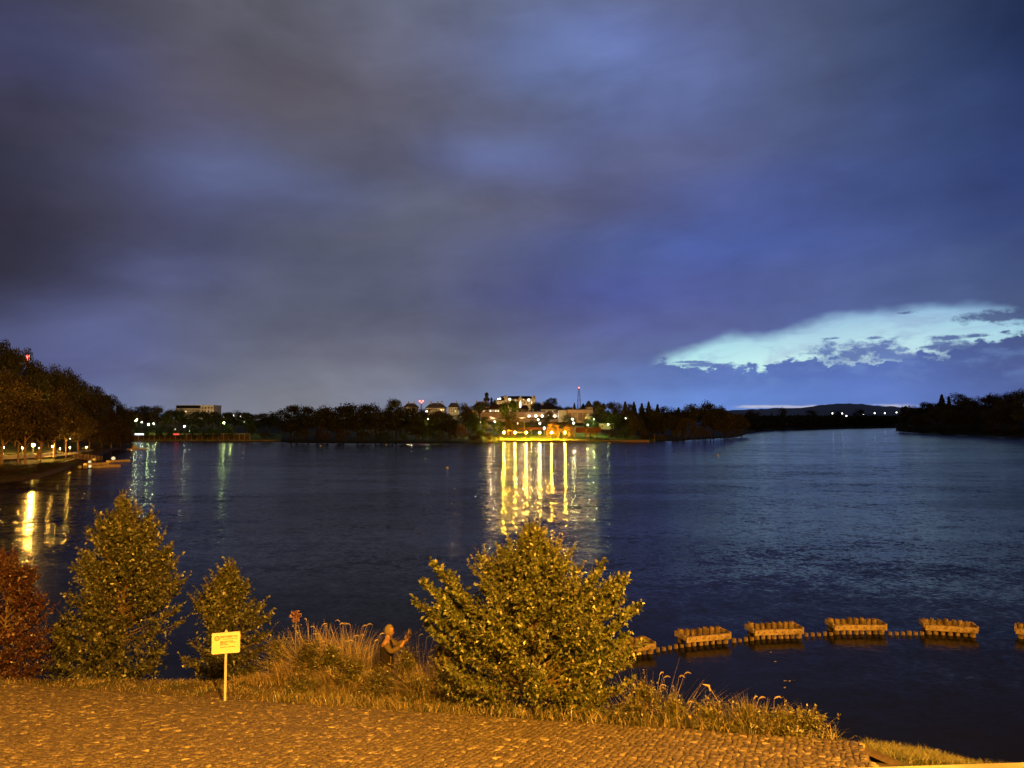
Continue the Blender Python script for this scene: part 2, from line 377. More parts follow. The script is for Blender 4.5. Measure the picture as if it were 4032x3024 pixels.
LM['dark'] = leafmat('foliage_dark', (0.055,0.062,0.022), (0.12,0.12,0.038), 0.2, gloss=0.05)
LM['brown'] = leafmat('foliage_brown', (0.06,0.045,0.015), (0.12,0.085,0.027), 0.2, gloss=0.05)
LM['olive'] = leafmat('foliage_olive_lightened', (0.10,0.085,0.028), (0.19,0.16,0.05), 0.2, gloss=0.05)  # brightened leaf colour stands in for lamp light on the wooded point
LM['green'] = leafmat('foliage_green', (0.05,0.085,0.018), (0.10,0.15,0.03), 0.25, gloss=0.05)
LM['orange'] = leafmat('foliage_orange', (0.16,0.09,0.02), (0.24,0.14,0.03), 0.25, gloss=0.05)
LM['tree'] = leafmat('leaves_yellow_green', (0.04,0.05,0.014), (0.14,0.155,0.034), 0.14, (0.24,0.24,0.06))
LM['tree2'] = leafmat('leaves_olive', (0.022,0.026,0.010), (0.075,0.078,0.026), 0.14, (0.13,0.13,0.05))
LM['redbush'] = leafmat('leaves_red', (0.05,0.018,0.012), (0.11,0.032,0.02), 0.15, (0.18,0.08,0.05))
LM['weed'] = leafmat('leaves_weed', (0.028,0.034,0.011), (0.11,0.105,0.032), 0.16, (0.2,0.17,0.07))
LM['grass'] = leafmat('blades_green', (0.045,0.050,0.018), (0.15,0.14,0.045), 0.2, (0.30,0.25,0.11))
LM['straw'] = leafmat('blades_straw', (0.16,0.12,0.06), (0.44,0.33,0.18), 0.2, (0.05,0.04,0.02))
LM['plume'] = leafmat('seed_heads', (0.30,0.23,0.14), (0.42,0.32,0.2), 0.3)
LM['flower'] = leafmat('flower_heads', (0.22,0.11,0.07), (0.36,0.18,0.10), 0.3)
LM['yflower'] = leafmat('yellow_petals', (0.75,0.62,0.10), (0.8,0.7,0.2), 0.3)

# ------------------------------------------------------------------ water
WAVE_X, WAVE_Y = 0.15, 1.35
def water_mat():
    m_ = bpy.data.materials.new('lake_water'); m_.use_nodes = True; n_ = m_.node_tree; T = NT(n_)
    b = n_.nodes['Principled BSDF']; tc = T.n('ShaderNodeTexCoord'); P = tc.outputs['Object']
    b.inputs['Base Color'].default_value = (0.004,0.005,0.006,1)
    b.inputs['IOR'].default_value = 1.33; b.inputs['Specular Tint'].default_value = (1.0,0.92,0.78,1); b.inputs['Specular IOR Level'].default_value = 0.065
    # wave slopes come straight from noise fields: (colour - 0.5) is the surface slope, so far waves keep their tilt
    def field(sx, sy, rot, detail, off):
        mp = T.n('ShaderNodeMapping'); T.lk(P, mp.inputs[0]); mp.inputs['Rotation'].default_value = (0,0,R(rot)); mp.inputs['Scale'].default_value = (sx,sy,1); mp.inputs['Location'].default_value = (off,off*.7,0)
        o = T.n('ShaderNodeTexNoise'); T.lk(mp.outputs[0], o.inputs['Vector']); o.inputs['Scale'].default_value = 1.0; o.inputs['Detail'].default_value = detail; o.inputs['Roughness'].default_value = 0.62; o.inputs['Distortion'].default_value = 0.35
        v = T.n('ShaderNodeVectorMath', operation='SUBTRACT'); T.lk(o.outputs['Color'], v.inputs[0]); v.inputs[1].default_value = (.5,.5,.5); return v.outputs[0]
    f1 = field(0.9, 0.9, -12, 3, 0); f2 = field(3.4, 4.4, -8, 3, 31); f3 = field(0.10, 0.20, -16, 2, 77)
    def add(a, b, k):
        v = T.n('ShaderNodeVectorMath', operation='MULTIPLY_ADD'); T.lk(a, v.inputs[0]); v.inputs[1].default_value = (k,k,k); T.lk(b, v.inputs[2]); return v.outputs[0]
    z0 = T.n('ShaderNodeCombineXYZ').outputs[0]
    fs = add(f1, add(f2, add(f3, z0, 0.35), 1.0), 0.6)
    mp2 = T.n('ShaderNodeMapping'); T.lk(P, mp2.inputs[0]); mp2.inputs['Rotation'].default_value = (0,0,R(14)); mp2.inputs['Scale'].default_value = (0.010,0.035,1)
    gust = T.mr(T.noise(mp2.outputs[0], 1.0, 4, 0.6, 0.8), 0.40, 0.62)
    s_ = T.n('ShaderNodeSeparateXYZ'); T.lk(P, s_.inputs[0])
    near = T.mr(s_.outputs[1], 36, 105, 0.14, 1.0, 'LINEAR')
    amp = T.m('MULTIPLY', T.m('ADD', T.m('MULTIPLY', gust, 0.6), 0.40), near)
    sf = T.n('ShaderNodeSeparateXYZ'); T.lk(fs, sf.inputs[0])
    nx = T.m('MULTIPLY', T.m('MULTIPLY', sf.outputs[0], amp), WAVE_X); ny = T.m('MULTIPLY', T.m('MULTIPLY', sf.outputs[1], amp), WAVE_Y)
    nv = T.comb(nx, ny, 1.0); nn = T.n('ShaderNodeVectorMath', operation='NORMALIZE'); T.lk(nv, nn.inputs[0]); T.lk(nn.outputs[0], b.inputs['Normal'])
    b.inputs['Roughness'].default_value = 0.16
    return m_
mb = MB(); mb.add([(-3500,-60,0),(3500,-60,0),(6000,9000,0),(-6000,9000,0)], [(0,1,2,3)])
tag(mb.build('water', water_mat()), 'dark rippled lake reflecting dusk sky and lamps', None, None, 'structure')

# ------------------------------------------------------------------ land patches (ribbons radiating inland from the shoreline)
def interp(x, tab):
    return float(np.interp(x, [t[0] for t in tab], [t[1] for t in tab]))
class Land:
    def __init__(s, name, shore, prof, mult, mats, label, ncol=60, noise=0.0, far=None, mfun=None):
        s.shore = shore; s.prof = prof; s.mult = mult
        x0, x1 = shore[0][0], shore[-1][0]
        ds = [-6] + [p[0] for p in prof]
        if far: ds.append(far)
        V = []; F = []; mi = []
        for i in range(ncol+1):
            px = x0+(x1-x0)*i/ncol
            for d in ds:
                Y = s.Y0(px)+d
                z = -1.5 if d < 0 else s.z(px, Y)
                V.append((xat(px, Y), Y, z))
        k = len(ds)
        for i in range(ncol):
            for j in range(k-1):
                F.append((i*k+j, (i+1)*k+j, (i+1)*k+j+1, i*k+j+1))
                mi.append(mfun(x0+(x1-x0)*(i+.5)/ncol, ds[j]) if mfun else 0)
        o = np_mesh(name, V, F, mats, mi=mi); tag(o, label, None, None, 'structure')
    def Y0(s, px): return on(px, interp(px, s.shore)).y
    def z(s, px, Y):
        d = max(0, Y-s.Y0(px)); p = interp(d, s.prof); base = min(p, 0.5)
        return base+(p-base)*interp(px, s.mult)
    def pt(s, px, Y): return Vector((xat(px, Y), Y, s.z(px, Y)))
    def pd(s, px, d): return s.pt(px, s.Y0(px)+d)
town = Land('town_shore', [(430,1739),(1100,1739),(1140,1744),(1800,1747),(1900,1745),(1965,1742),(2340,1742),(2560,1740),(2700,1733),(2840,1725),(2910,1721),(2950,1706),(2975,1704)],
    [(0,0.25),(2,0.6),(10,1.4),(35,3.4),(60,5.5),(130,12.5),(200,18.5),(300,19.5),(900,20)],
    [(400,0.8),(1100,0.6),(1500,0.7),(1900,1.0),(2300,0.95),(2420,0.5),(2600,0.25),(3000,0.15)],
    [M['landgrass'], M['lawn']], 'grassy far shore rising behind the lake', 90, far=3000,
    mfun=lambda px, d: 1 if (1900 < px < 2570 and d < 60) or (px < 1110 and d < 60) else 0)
left = Land('left_shore', [(-900,2040),(-300,1930),(0,1900),(150,1885),(260,1850),(320,1812),(400,1786),(470,1768),(525,1762)],
    [(0,0.15),(2,0.7),(10,1.2),(25,1.8),(45,2.4),(60,4),(80,8),(110,14),(160,20)], [(-900,1.1),(0,1.1),(150,0.95),(300,0.7),(420,0.5),(525,0.35)],
    [M['landgrass'], M['soil']], 'wooded left bank of the lake', 60, far=400, mfun=lambda px, d: 1 if d < 10 else 0)
far_l = Land('far_shore', [(2880,1702),(2960,1699),(3100,1694),(3300,1688),(3540,1684),(3700,1684)],
    [(0,0.3),(20,2),(200,8),(600,16),(2000,20)], [(2880,1),(3700,1)], [M['landgrass']], 'low dark far shore across open water', 20, far=4000)
right = Land('right_hill', [(3528,1699),(3560,1702),(3650,1706),(3800,1712),(4032,1721),(4500,1740),(5200,1790)],
    [(0,0.3),(10,1.5),(60,8),(120,17),(220,26),(400,30)], [(3528,0.25),(3600,0.6),(3720,1.0),(4032,1.0),(5200,1.1)], [M['landgrass']], 'dark wooded headland on the right shore', 30, far=1200)
# distant hills
top_pts = [(1500,1640),(2200,1632),(2700,1622),(2880,1616),(2960,1612),(3060,1606),(3120,1607),(3180,1603),(3250,1592),(3330,1589),(3400,1591),(3440,1597),(3520,1601),(3570,1606),(3700,1610),(4200,1612),(5000,1625)]
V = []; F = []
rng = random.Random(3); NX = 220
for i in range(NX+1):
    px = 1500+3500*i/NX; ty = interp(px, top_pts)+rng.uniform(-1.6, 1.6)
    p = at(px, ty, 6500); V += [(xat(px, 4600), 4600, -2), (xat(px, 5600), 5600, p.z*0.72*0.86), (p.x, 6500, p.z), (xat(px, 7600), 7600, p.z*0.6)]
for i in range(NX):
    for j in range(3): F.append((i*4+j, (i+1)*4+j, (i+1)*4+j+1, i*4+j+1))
tag(np_mesh('distant_hills', V, F, mat('hazed_hill_forest', (0.30,0.36,0.44), 1.0, 0.15, 0.004)), 'wooded hills tinted haze blue grey on the horizon', None, None, 'structure')  # distance haze is put into the pale blue base colour

# ------------------------------------------------------------------ near ground: stone paved slope and bank
def zp(Y): return 7.0-0.2*Y
def on_slope(px, py):
    a, b = ray(px, py); Y = (7.0-CAMZ)/(b+0.2); return Vector((a*Y, Y, zp(Y)))
E0 = on_slope(0, 2692); E1 = on_slope(3385, 2918)
ED = Vector((E1.x-E0.x, E1.y-E0.y)); EL = ED.length; ED.normalize(); EN = Vector((-ED.y, ED.x))
def sd(x, y):
    v = Vector((x-E0.x, y-E0.y)); return v.dot(ED)/EL, v.dot(EN)
def bank_pt(px, d):
    a = ray(px, 2800)[0]
    # (aY-E0x)*Nx+(Y-E0y)*Ny=d
    Y = (d+E0.x*EN.x+E0.y*EN.y)/(a*EN.x+EN.y)
    return Vector((a*Y, Y, bank_z(a*Y, Y)))
def bank_z(x, y):
    s_, d = sd(x, y)
    base = E0.xy+ED*(s_*EL); ze = zp(base.y)
    wd = interp(s_, [(-1,2.4),(0,0.6),(0.12,1.6),(0.35,2.2),(0.5,1.6),(0.62,0.7),(1,0.15),(1.5,0.1)])
    ln = interp(s_, [(-1,7),(0.4,6.5),(0.6,5.0),(0.8,3.4),(1,2.8),(1.5,2.8)])
    if d <= wd: return ze-0.06-0.10*max(d, 0)+0.03*math.sin(x*3.1+y*1.7)*math.sin(x*1.3-y*2.9)
    t = min(1.3, (d-wd)/ln); z1 = ze-0.06-0.10*wd
    return z1+(-0.6-z1)*(t**0.9 if t < 1 else 1+0.3*(t-1))+0.05*math.sin(x*2.3+y*3.7)
# bank mesh
V = []; F = []; ns, nd = 150, 34
for i in range(ns+1):
    s_ = -0.6+1.75*i/ns
    for j in range(nd+1):
        d = -0.15+10.5*(j/nd)**1.3
        p = E0.xy+ED*(s_*EL)+EN*d
        z = bank_z(p.x, p.y)
        if s_ > 1.0: z -= min(0.9, (s_-1)*9)*(1 if d > -1 else 1)
        V.append((p.x, p.y, z-(0.05 if d < 0 else 0)))
k = nd+1
for i in range(ns):
    for j in range(nd): F.append((i*k+j, (i+1)*k+j, (i+1)*k+j+1, i*k+j+1))
tag(np_mesh('bank', V, F, M['soil'], smooth=True), 'earthy bank dropping to the lake', None, None, 'structure')
# mortar bed of the paved slope
mb = MB()
rt = on_slope(3450, 3024); rt2 = on_slope(3600, 3500)
pl = [E0.xy-ED*16, E1.xy, Vector((rt.x, rt.y)), Vector((rt2.x, rt2.y)), Vector((rt2.x, 1.0)), Vector((-40, 1.0))]
vs = [(p.x, p.y, zp(p.y)-0.018) for p in pl]+[(p.x, p.y, zp(p.y)-1.6) for p in pl]; n = len(pl)
mb.add(vs, [tuple(range(n))[::-1]]+[(i, (i+1) % n, n+(i+1) % n, n+i)[::1] for i in range(n)])
tag(mb.build('stone_slope_bed', mat('mortar', (0.075,0.055,0.035), 0.95, 0.3, 6, 0.6, 40)), 'mortar bed of the paved dam slope', None, None, 'structure')
# individual stones in one paving mesh
rng = np.random.default_rng(5)
su, sv_ = 0.115, 0.125
V = []; F = []
def inside_poly(x, y):
    c = False; n = len(pl); j = n-1
    for i in range(n):
        xi, yi, xj, yj = pl[i].x, pl[i].y, pl[j].x, pl[j].y
        if (yi > y) != (yj > y) and x < (xj-xi)*(y-yi)/(yj-yi)+xi: c = not c
        j = i
    return c
nu, nv = int((EL+8)/su), 118
gp = {}
def corner(i, j):
    if (i, j) not in gp:
        gp[(i, j)] = (rng.uniform(-0.42, 0.42)*su, rng.uniform(-0.40, 0.40)*sv_)
    o = gp[(i, j)]; return (i+0.5*(j % 2)*0.0)*su+o[0], -j*sv_+o[1]
for j in range(nv):
    for i in range(-45, nu):
        ii = i
        p = [corner(ii, j), corner(ii+1, j), corner(ii+1, j+1), corner(ii, j+1)]
        if rng.random() < 0.22: continue_merge = True
        c = np.mean(p, axis=0)
        wv = 0.12*math.sin(c[0]*0.9+j*0.13)
        x = E0.x+ED.x*c[0]+EN.x*c[1]; y = E0.y+ED.y*c[0]+EN.y*c[1]
        if not inside_poly(x, y) or y < 9: continue
        h = rng.uniform(0.0, 0.014)+(0.015 if rng.random() < .08 else 0); tx, ty = rng.uniform(-0.12, 0.12, 2)
        # eight-sided outline, cut corners
        P = []
        for a in range(4):
            q0 = np.array(p[a]); q1 = np.array(p[(a+1) % 4])
            P.append(q0+(q1-q0)*rng.uniform(0.12, 0.3)); P.append(q0+(q1-q0)*rng.uniform(0.7, 0.9))
        P = [c+(q-c)*rng.uniform(0.86, 0.97) for q in P]; o = len(V)
        for lev, (sc_, dz) in enumerate([(1.0, -0.06), (0.97, h-0.012), (0.80, h)]):
            for q in P:
                r_ = c+(q-c)*sc_; X = E0.x+ED.x*r_[0]+EN.x*r_[1]; Yw = E0.y+ED.y*r_[0]+EN.y*r_[1]
                dd = r_-c; V.append((X, Yw, zp(Yw)+dz+(0 if lev == 0 else dd[0]*tx+dd[1]*ty)))
        for lev in (0, 1):
            for a in range(8): b_ = (a+1) % 8; F.append((o+lev*8+a, o+lev*8+b_, o+(lev+1)*8+b_, o+(lev+1)*8+a))
        F.append((o+16, o+17, o+18, o+19)); F.append((o+16, o+19, o+20, o+23)); F.append((o+20, o+21, o+22, o+23))
stone_m = bpy.data.materials.new('paving_stone'); stone_m.use_nodes = True; T = NT(stone_m.node_tree); b = stone_m.node_tree.nodes['Principled BSDF']
g = T.n('ShaderNodeNewGeometry'); tc = T.n('ShaderNodeTexCoord')
c = T.ramp(g.outputs['Random Per Island'], [(0.0,(0.062,0.047,0.033)),(0.4,(0.086,0.066,0.046)),(0.80,(0.108,0.084,0.058)),(1.0,(0.33,0.27,0.18))])
c = T.mix(T.mr(T.noise(tc.outputs['Object'], 9, 6, 0.7), 0.35, 0.7), c, (0.075,0.052,0.034))
c = T.mix(T.m('MULTIPLY', T.mr(T.noise(tc.outputs['Object'], 0.5, 3, 0.6), 0.45, 0.75), 0.4), c, (0.08,0.06,0.036))
T.lk(c, b.inputs['Base Color']); b.inputs['Roughness'].default_value = 0.7
bn = T.n('ShaderNodeBump'); bn.inputs['Strength'].default_value = 0.8; bn.inputs['Distance'].default_value = 0.02
T.lk(T.noise(tc.outputs['Object'], 26, 6, 0.7), bn.inputs['Height']); T.lk(bn.outputs[0], b.inputs['Normal'])
tag(np_mesh('stone_slope', V, F, stone_m), 'rough stone paving of the dam slope under orange light', None, None, 'structure')
# grass shoulder and coping of the near wall, bottom right
mb = MB(); cps = [at(3340, 3022, 11.4), at(4300, 2994, 10.2)]
zc = cps[0].z; A = cps[0]; B = Vector((at(4700, 2994, 10.2).x, 10.0, zc)); L_ = on(3340, 3024, zc); R_ = on(4032, 3002, zc); dv = (R_-L_)
p0 = L_-dv*0.25; p1 = R_+dv*1.0; nrm = Vector((dv.y, -dv.x, 0)).normalized()
q0 = p0+nrm*0.6; q1 = p1+nrm*0.6
mb.add([(p0.x,p0.y,zc),(p1.x,p1.y,zc),(q1.x,q1.y,zc),(q0.x,q0.y,zc),(p0.x,p0.y,zc-3),(p1.x,p1.y,zc-3),(q1.x,q1.y,zc-3),(q0.x,q0.y,zc-3)],
       [(3,2,1,0),(0,1,5,4),(1,2,6,5),(2,3,7,6),(3,0,4,7)])
tag(mb.build('crest_wall', M['concrete']), 'concrete coping of the low wall at the lower right corner', 'wall')
SH = [(3395,2918,17),(3500,2932,17),(3600,2945,17.2),(3720,2970,17),(3800,2992,16.6),(3950,3000,16),(4200,3010,15)]
V = []; F = []
for (px, py, Y) in SH:
    p = at(px, py+14, Y); q = at(px+120, 3090, 12.3); e = at(px, py+14, Y)
    V += [(e.x+0.4, e.y+5.5, -0.8), tuple(p), tuple((p+q)/2), (q.x, q.y, min(q.z, zc-0.3))]
for i in range(len(SH)-1):
    for j in range(3): F.append((i*4+j, (i+1)*4+j, (i+1)*4+j+1, i*4+j+1))
sh = np_mesh('grass_shoulder', V, F, M['soil']); tag(sh, 'grassy shoulder beside the paved slope', None, None, 'structure')
shV = V

# ------------------------------------------------------------------ blades (grass) generator, vectorised
def blades(P, H, W, lean, rng, seg=4, az=None, curl=1.0):
    """P (n,3) roots; returns V, F of tapering curved strips"""
    n = len(P); P = np.asarray(P); az = rng.uniform(0, 2*PI, n) if az is None else az
    d = np.stack([np.cos(az), np.sin(az), np.zeros(n)], 1); fa = rng.uniform(0, 2*PI, n)
    s_ = np.stack([np.cos(fa), np.sin(fa), np.zeros(n)], 1)
    Vs = []
    for k_ in range(seg+1):
        t = k_/seg; wd = W*(1-t)**0.7+0.001
        c = P+np.array([0,0,1])*(H*(t-0.25*lean*curl*t*t))[:, None]+d*(H*lean*t**(1.8))[:, None]
        Vs.append(c-s_*(wd/2)[:, None]); Vs.append(c+s_*(wd/2)[:, None])
    V = np.stack(Vs, 1).reshape(-1, 3); k = 2*(seg+1)
    b0 = (np.arange(n)*k)[:, None]; F = []
    for q in range(seg): F.append(b0+np.array([[2*q, 2*q+1, 2*q+3, 2*q+2]]))
    return V, np.concatenate(F, 0)
def leaves_mesh(P, D, L, W, rng, fold=0.25):
    """rhombic folded leaves: P base, D direction (unit), two tris-> two quads? use 4-vert quad folded along the midrib"""
    n = len(P); r_ = rng.normal(size=(n, 3)); S = np.cross(D, r_); S /= np.linalg.norm(S, axis=1)[:, None]+1e-9
    N = np.cross(S, D)
    a = P; c = P+D*L[:, None]; m_ = P+D*(L*0.5)[:, None]+N*(L*fold*0.3)[:, None]
    b = m_+S*(W/2)[:, None]; d = m_-S*(W/2)[:, None]
    V = np.stack([a, b, c, d], 1).reshape(-1, 3); F = (np.arange(n)*4)[:, None]+np.array([[0,1,2,3]])
    return V, F

# short grass on the terrace, shaggy cover on the bank
rng = np.random.default_rng(11)
def scatter(n, s0, s1, d0, d1):
    s_ = rng.uniform(s0, s1, n); d = rng.uniform(d0, d1, n)
    x = E0.x+ED.x*s_*EL+EN.x*d; y = E0.y+ED.y*s_*EL+EN.y*d
    z = np.array([bank_z(a, b_) for a, b_ in zip(x, y)]); return np.stack([x, y, z], 1), s_, d
P, s_, d = scatter(26000, -0.15, 0.66, -0.05, 2.6)
pn = np.sin(P[:,0]*2.2)*np.sin(P[:,1]*2.7)+np.sin(P[:,0]*5.1+1)*0.5
keep = rng.random(len(P)) < np.clip(0.55+0.4*pn, 0.12, 1); P = P[keep]; n = len(P)
V, F = blades(P, rng.uniform(0.03, 0.13, n), rng.uniform(0.006, 0.014, n), rng.uniform(0.3, 1.4, n), rng, 3)
tag(np_mesh('short_grass', V, F, [LM['grass'], LM['straw']], mi=np.tile(rng.random(n) < 0.45, 3).astype(int)), 'short patchy grass on the strip behind the stone slope', 'grass', None, 'stuff')
P, s_, d = scatter(15000, 0.40, 0.985, 0.0, 3.6); n = len(P)
lim = np.interp(s_, [0.4,0.7,0.8,0.9,1.0], [3.6,3.6,2.4,1.6,0.9]); P = P[d < lim]; n = len(P)
hh = np.interp((P[:,0]-E0.x), [0,12,18,21,22], [0.26,0.26,0.34,0.30,0.18])*rng.uniform(0.5, 1.25, n)
V, F = blades(P, hh, rng.uniform(0.008, 0.02, n), rng.uniform(0.2, 1.0, n), rng, 4)
tag(np_mesh('rough_grass', V, F, [LM['grass'], LM['straw']], mi=(np.tile(rng.random(n) < 0.5, 4)).astype(int)), 'shaggy green grass along the top of the bank', 'grass', None, 'stuff')
# grass on the shoulder at lower right
n = 16000; ii = rng.integers(0, len(SH)-1, n); u = rng.random(n); v = rng.random(n)**0.8
A4 = np.array(shV).reshape(len(SH), 4, 3)
Pp = (A4[ii,1]*(1-u)[:,None]+A4[ii+1,1]*u[:,None])*(1-v)[:,None]+(A4[ii,2]*(1-u)[:,None]+A4[ii+1,2]*u[:,None])*v[:,None]
keep = (Pp[:,0] < at(3770, 2990, 16).x)
Pp = Pp[keep]; n = len(Pp)
V, F = blades(Pp, rng.uniform(0.05, 0.22, n), rng.uniform(0.006, 0.014, n), rng.uniform(0.3, 1.2, n), rng, 3)
tag(np_mesh('shoulder_grass', V, F, LM['grass']), 'low grass growing right of the stone slope corner', 'grass', None, 'stuff')

# ------------------------------------------------------------------ near trees
def shrub(name, label, cat, px, d, env, lm, seed, nbr=120, leafL=0.10, group=None, dens=1.0, depth=0.8, root=None, fill=0.08, twl=(0.22,0.5)):
    """env: list of (photo y, left x, right x): outline in photo pixels turned into a real crown profile at the trunk's distance"""
    rg = random.Random(seed); rn = np.random.default_rng(seed)
    b = root if root is not None else bank_pt(px, d); Yd = b.y
    t = thing(name, label, cat, tuple(b), 0, group)
    prof = []
    for (py, xl, xr) in env:
        z = at(px, py, Yd).z-b.z; prof.append((z, b.x-at(xl, py, Yd).x, at(xr, py, Yd).x-b.x))
    prof.sort(); zt = prof[-1][0]
    def ext(z, phi):
        l_ = np.interp(z, [p[0] for p in prof], [p[1] for p in prof]); r_ = np.interp(z, [p[0] for p in prof], [p[2] for p in prof])
        c_, s__ = math.cos(phi), math.sin(phi); rx = r_ if c_ > 0 else l_; ry = depth*(l_+r_)/2
        return rx*abs(c_)+ry*abs(s__)*1.0 if False else 1.0/math.sqrt((c_/max(rx, .05))**2+(s__/max(ry, .05))**2)
    wb = MB(); LP = []; LD = []; LL = []
    leanx = rg.uniform(-0.1, 0.1)
    wb.tube([(0,0,-0.3),(leanx*.3,0,zt*0.25),(leanx,0.05,zt*0.55),(leanx*0.5,0,zt*0.93)], [zt*0.018+0.02,zt*0.014+0.01,zt*0.008+0.005,0.006], 6)
    def leaf_at(p, dr, sc_=1.0):
        q = Vector((rg.gauss(0,1), rg.gauss(0,1), rg.gauss(0,1)-0.35)).normalized(); v = (dr*0.9+q).normalized()
        LP.append(p); LD.append(v); LL.append(leafL*rg.uniform(0.6, 1.25)*sc_)
    zmin = 0.05
    mains = []
    for i in range(max(5, nbr//6)):
        z = zmin+(zt*0.97-zmin)*rg.random()**0.8; phi = rg.uniform(0, 2*PI)
        if i < 3: z = zt*(0.97-0.06*i)
        rr = ext(z, phi)*rg.uniform(0.62, 0.98)*(0.6 if i < 3 else 1); mains.append((z, phi, rr))
    for i in range(nbr):
        z, phi, rr = mains[i % len(mains)]; sp = 0.10+0.22*min(1, ext(zt*.4, 0))
        tip = Vector((math.cos(phi)*rr+rg.gauss(0, sp), math.sin(phi)*rr+rg.gauss(0, sp), min(zt, max(zmin, z+rg.gauss(0, sp*1.1)))))
        rr = math.hypot(tip.x, tip.y); ph2 = math.atan2(tip.y, tip.x); lim = ext(tip.z, ph2)*1.05
        if rr > lim: tip.x *= lim/rr; tip.y *= lim/rr; rr = lim
        z = tip.z
        z0 = max(0.02, min(z*0.75, z-rr*rg.uniform(0.25, 0.7)))
        o = Vector((leanx*z0/zt, 0, z0)); mid = o.lerp(tip, 0.55)+Vector((0, 0, -0.10*rr+0.05)); L = (tip-o).length
        def bz(u): return o*(1-u)**2+mid*2*u*(1-u)+tip*u*u
        pts = [bz(k_/5) for k_ in range(6)]; wb.tube(pts, [0.006+L*0.008*(1-k_/5) for k_ in range(6)], 4, False)
        nt_ = int((5+L*11)*dens)
        for q in range(nt_):
            u = 0.25+0.75*rg.random()**0.75; p = bz(u); tg = (bz(min(1, u+0.05))-bz(u-0.05)).normalized()
            dr = (tg*0.8+Vector((rg.gauss(0,.6), rg.gauss(0,.6), rg.gauss(0.25,.5)))).normalized(); tl = rg.uniform(*twl)*(1.15-0.5*u)
            e = p+dr*tl; 
            if tl > 0.3: wb.tube([p, e], [0.004, 0.002], 3, False)
            nl = int(3+tl*17)
            for a in range(nl):
                f = (a+0.5)/nl; leaf_at(p.lerp(e, f)+Vector((rg.gauss(0,.012),)*3), dr, 1.1-0.35*f)
        # leader shoot at the branch tip
        dr = ((tip-mid).normalized()+Vector((0,0,0.5))).normalized(); e = tip+dr*rg.uniform(0.15, 0.5)
        wb.tube([tip, e], [0.005, 0.002], 3, False)
        for a in range(12): leaf_at(tip.lerp(e, a/11), dr, 1.15-0.03*a)
    nf = int(len(LP)*fill)
    for i in range(nf):
        z = zmin+(zt-zmin)*rg.random()*0.9; phi = rg.uniform(0, 2*PI); rr = ext(z, phi)*math.sqrt(rg.random())*0.85
        leaf_at(Vector((math.cos(phi)*rr, math.sin(phi)*rr, z)), Vector((0,0,-0.3)))
    LP = np.array(LP); LD = np.array(LD); LL = np.array(LL)
    V, F = leaves_mesh(LP, LD, LL, LL*0.62, rn); np_mesh('foliage', V, F, lm, t)
    wb.build('stem', M['twig'], t)
    return t
shrub('bushy_tree', 'large yellow-green bushy tree on the bank in the centre foreground', 'tree', 2110, 1.35,
    [(2105,2090,2120),(2150,2040,2150),(2175,1970,2230),(2205,1910,2300),(2250,1860,2360),(2330,1830,2400),(2400,1790,2420),(2480,1800,2440),(2560,1780,2460),(2640,1770,2490),(2740,1760,2490),(2830,1780,2490),(2890,1800,2470)],
    LM['tree'], 1, 270, 0.098, dens=1.3)
# two long side boughs give the centre tree its wide shoulders
t1 = bpy.data.objects['bushy_tree']
def bough(root, tip_px, tip_py, seed, n=7, lm=None):
    rg = random.Random(seed); rn = np.random.default_rng(seed); b = root.location; wb = MB(); LP = []; LD = []; LL = []
    for i in range(n):
        tip = at(tip_px+rg.uniform(-70, 70), tip_py+rg.uniform(-60, 90), b.y+rg.uniform(-0.4, 0.4))-b
        o = Vector((tip.x*0.1, 0, max(0.3, tip.z*0.45))); mid = o.lerp(tip, 0.6)+Vector((0,0,-0.15))
        bz = lambda u: o*(1-u)**2+mid*2*u*(1-u)+tip*u*u
        wb.tube([bz(k_/6) for k_ in range(7)], [0.02*(1-k_/7)+0.004 for k_ in range(7)], 4, False)
        for q in range(46):
            u = 0.35+0.65*rg.random()**0.8; p = bz(u); tg = (bz(min(1,u+.05))-bz(u-.05)).normalized()
            dr = (tg+Vector((rg.gauss(0,.5), rg.gauss(0,.5), rg.gauss(0.2,.45)))).normalized(); tl = rg.uniform(.15,.38)*(1.2-.5*u); e = p+dr*tl
            for a in range(8):
                f = a/8; qv = Vector((rg.gauss(0,1), rg.gauss(0,1), rg.gauss(-.3,1))).normalized()
                LP.append(p.lerp(e, f)); LD.append((dr*.9+qv).normalized()); LL.append(0.11*rg.uniform(.6,1.2))
    LP = np.array(LP); LD = np.array(LD); LL = np.array(LL); V, F = leaves_mesh(LP, LD, LL, LL*.62, rn)
    np_mesh('bough_foliage', V, F, lm or LM['tree'], root); wb.build('bough', M['twig'], root)
bough(t1, 1745, 2270, 2); bough(t1, 1700, 2370, 3, 5); bough(t1, 2410, 2260, 4, 4); bough(t1, 2500, 2330, 5, 5); bough(t1, 2470, 2480, 6, 5); bough(t1, 1760, 2440, 7, 4)
shrub('bushy_tree', 'tall olive bushy tree left of the yellow sign', 'tree', 470, 2.6,
    [(1985,470,500),(2020,430,540),(2060,370,590),(2130,330,640),(2200,280,660),(2260,250,690),(2330,240,700),(2400,235,710),(2480,240,700),(2560,235,690),(2640,240,680),(2700,250,680),(2730,300,640)],
    LM['tree2'], 12, 240, 0.11, dens=1.0)
shrub('bushy_tree', 'small slender tree directly behind the yellow sign', 'tree', 895, 2.9,
    [(2250,890,915),(2285,860,940),(2320,835,980),(2380,790,1025),(2440,755,1050),(2500,740,1050),(2570,750,1010),(2640,740,990),(2700,720,980),(2735,730,960)],
    LM['tree2'], 23, 150, 0.11, dens=0.9)
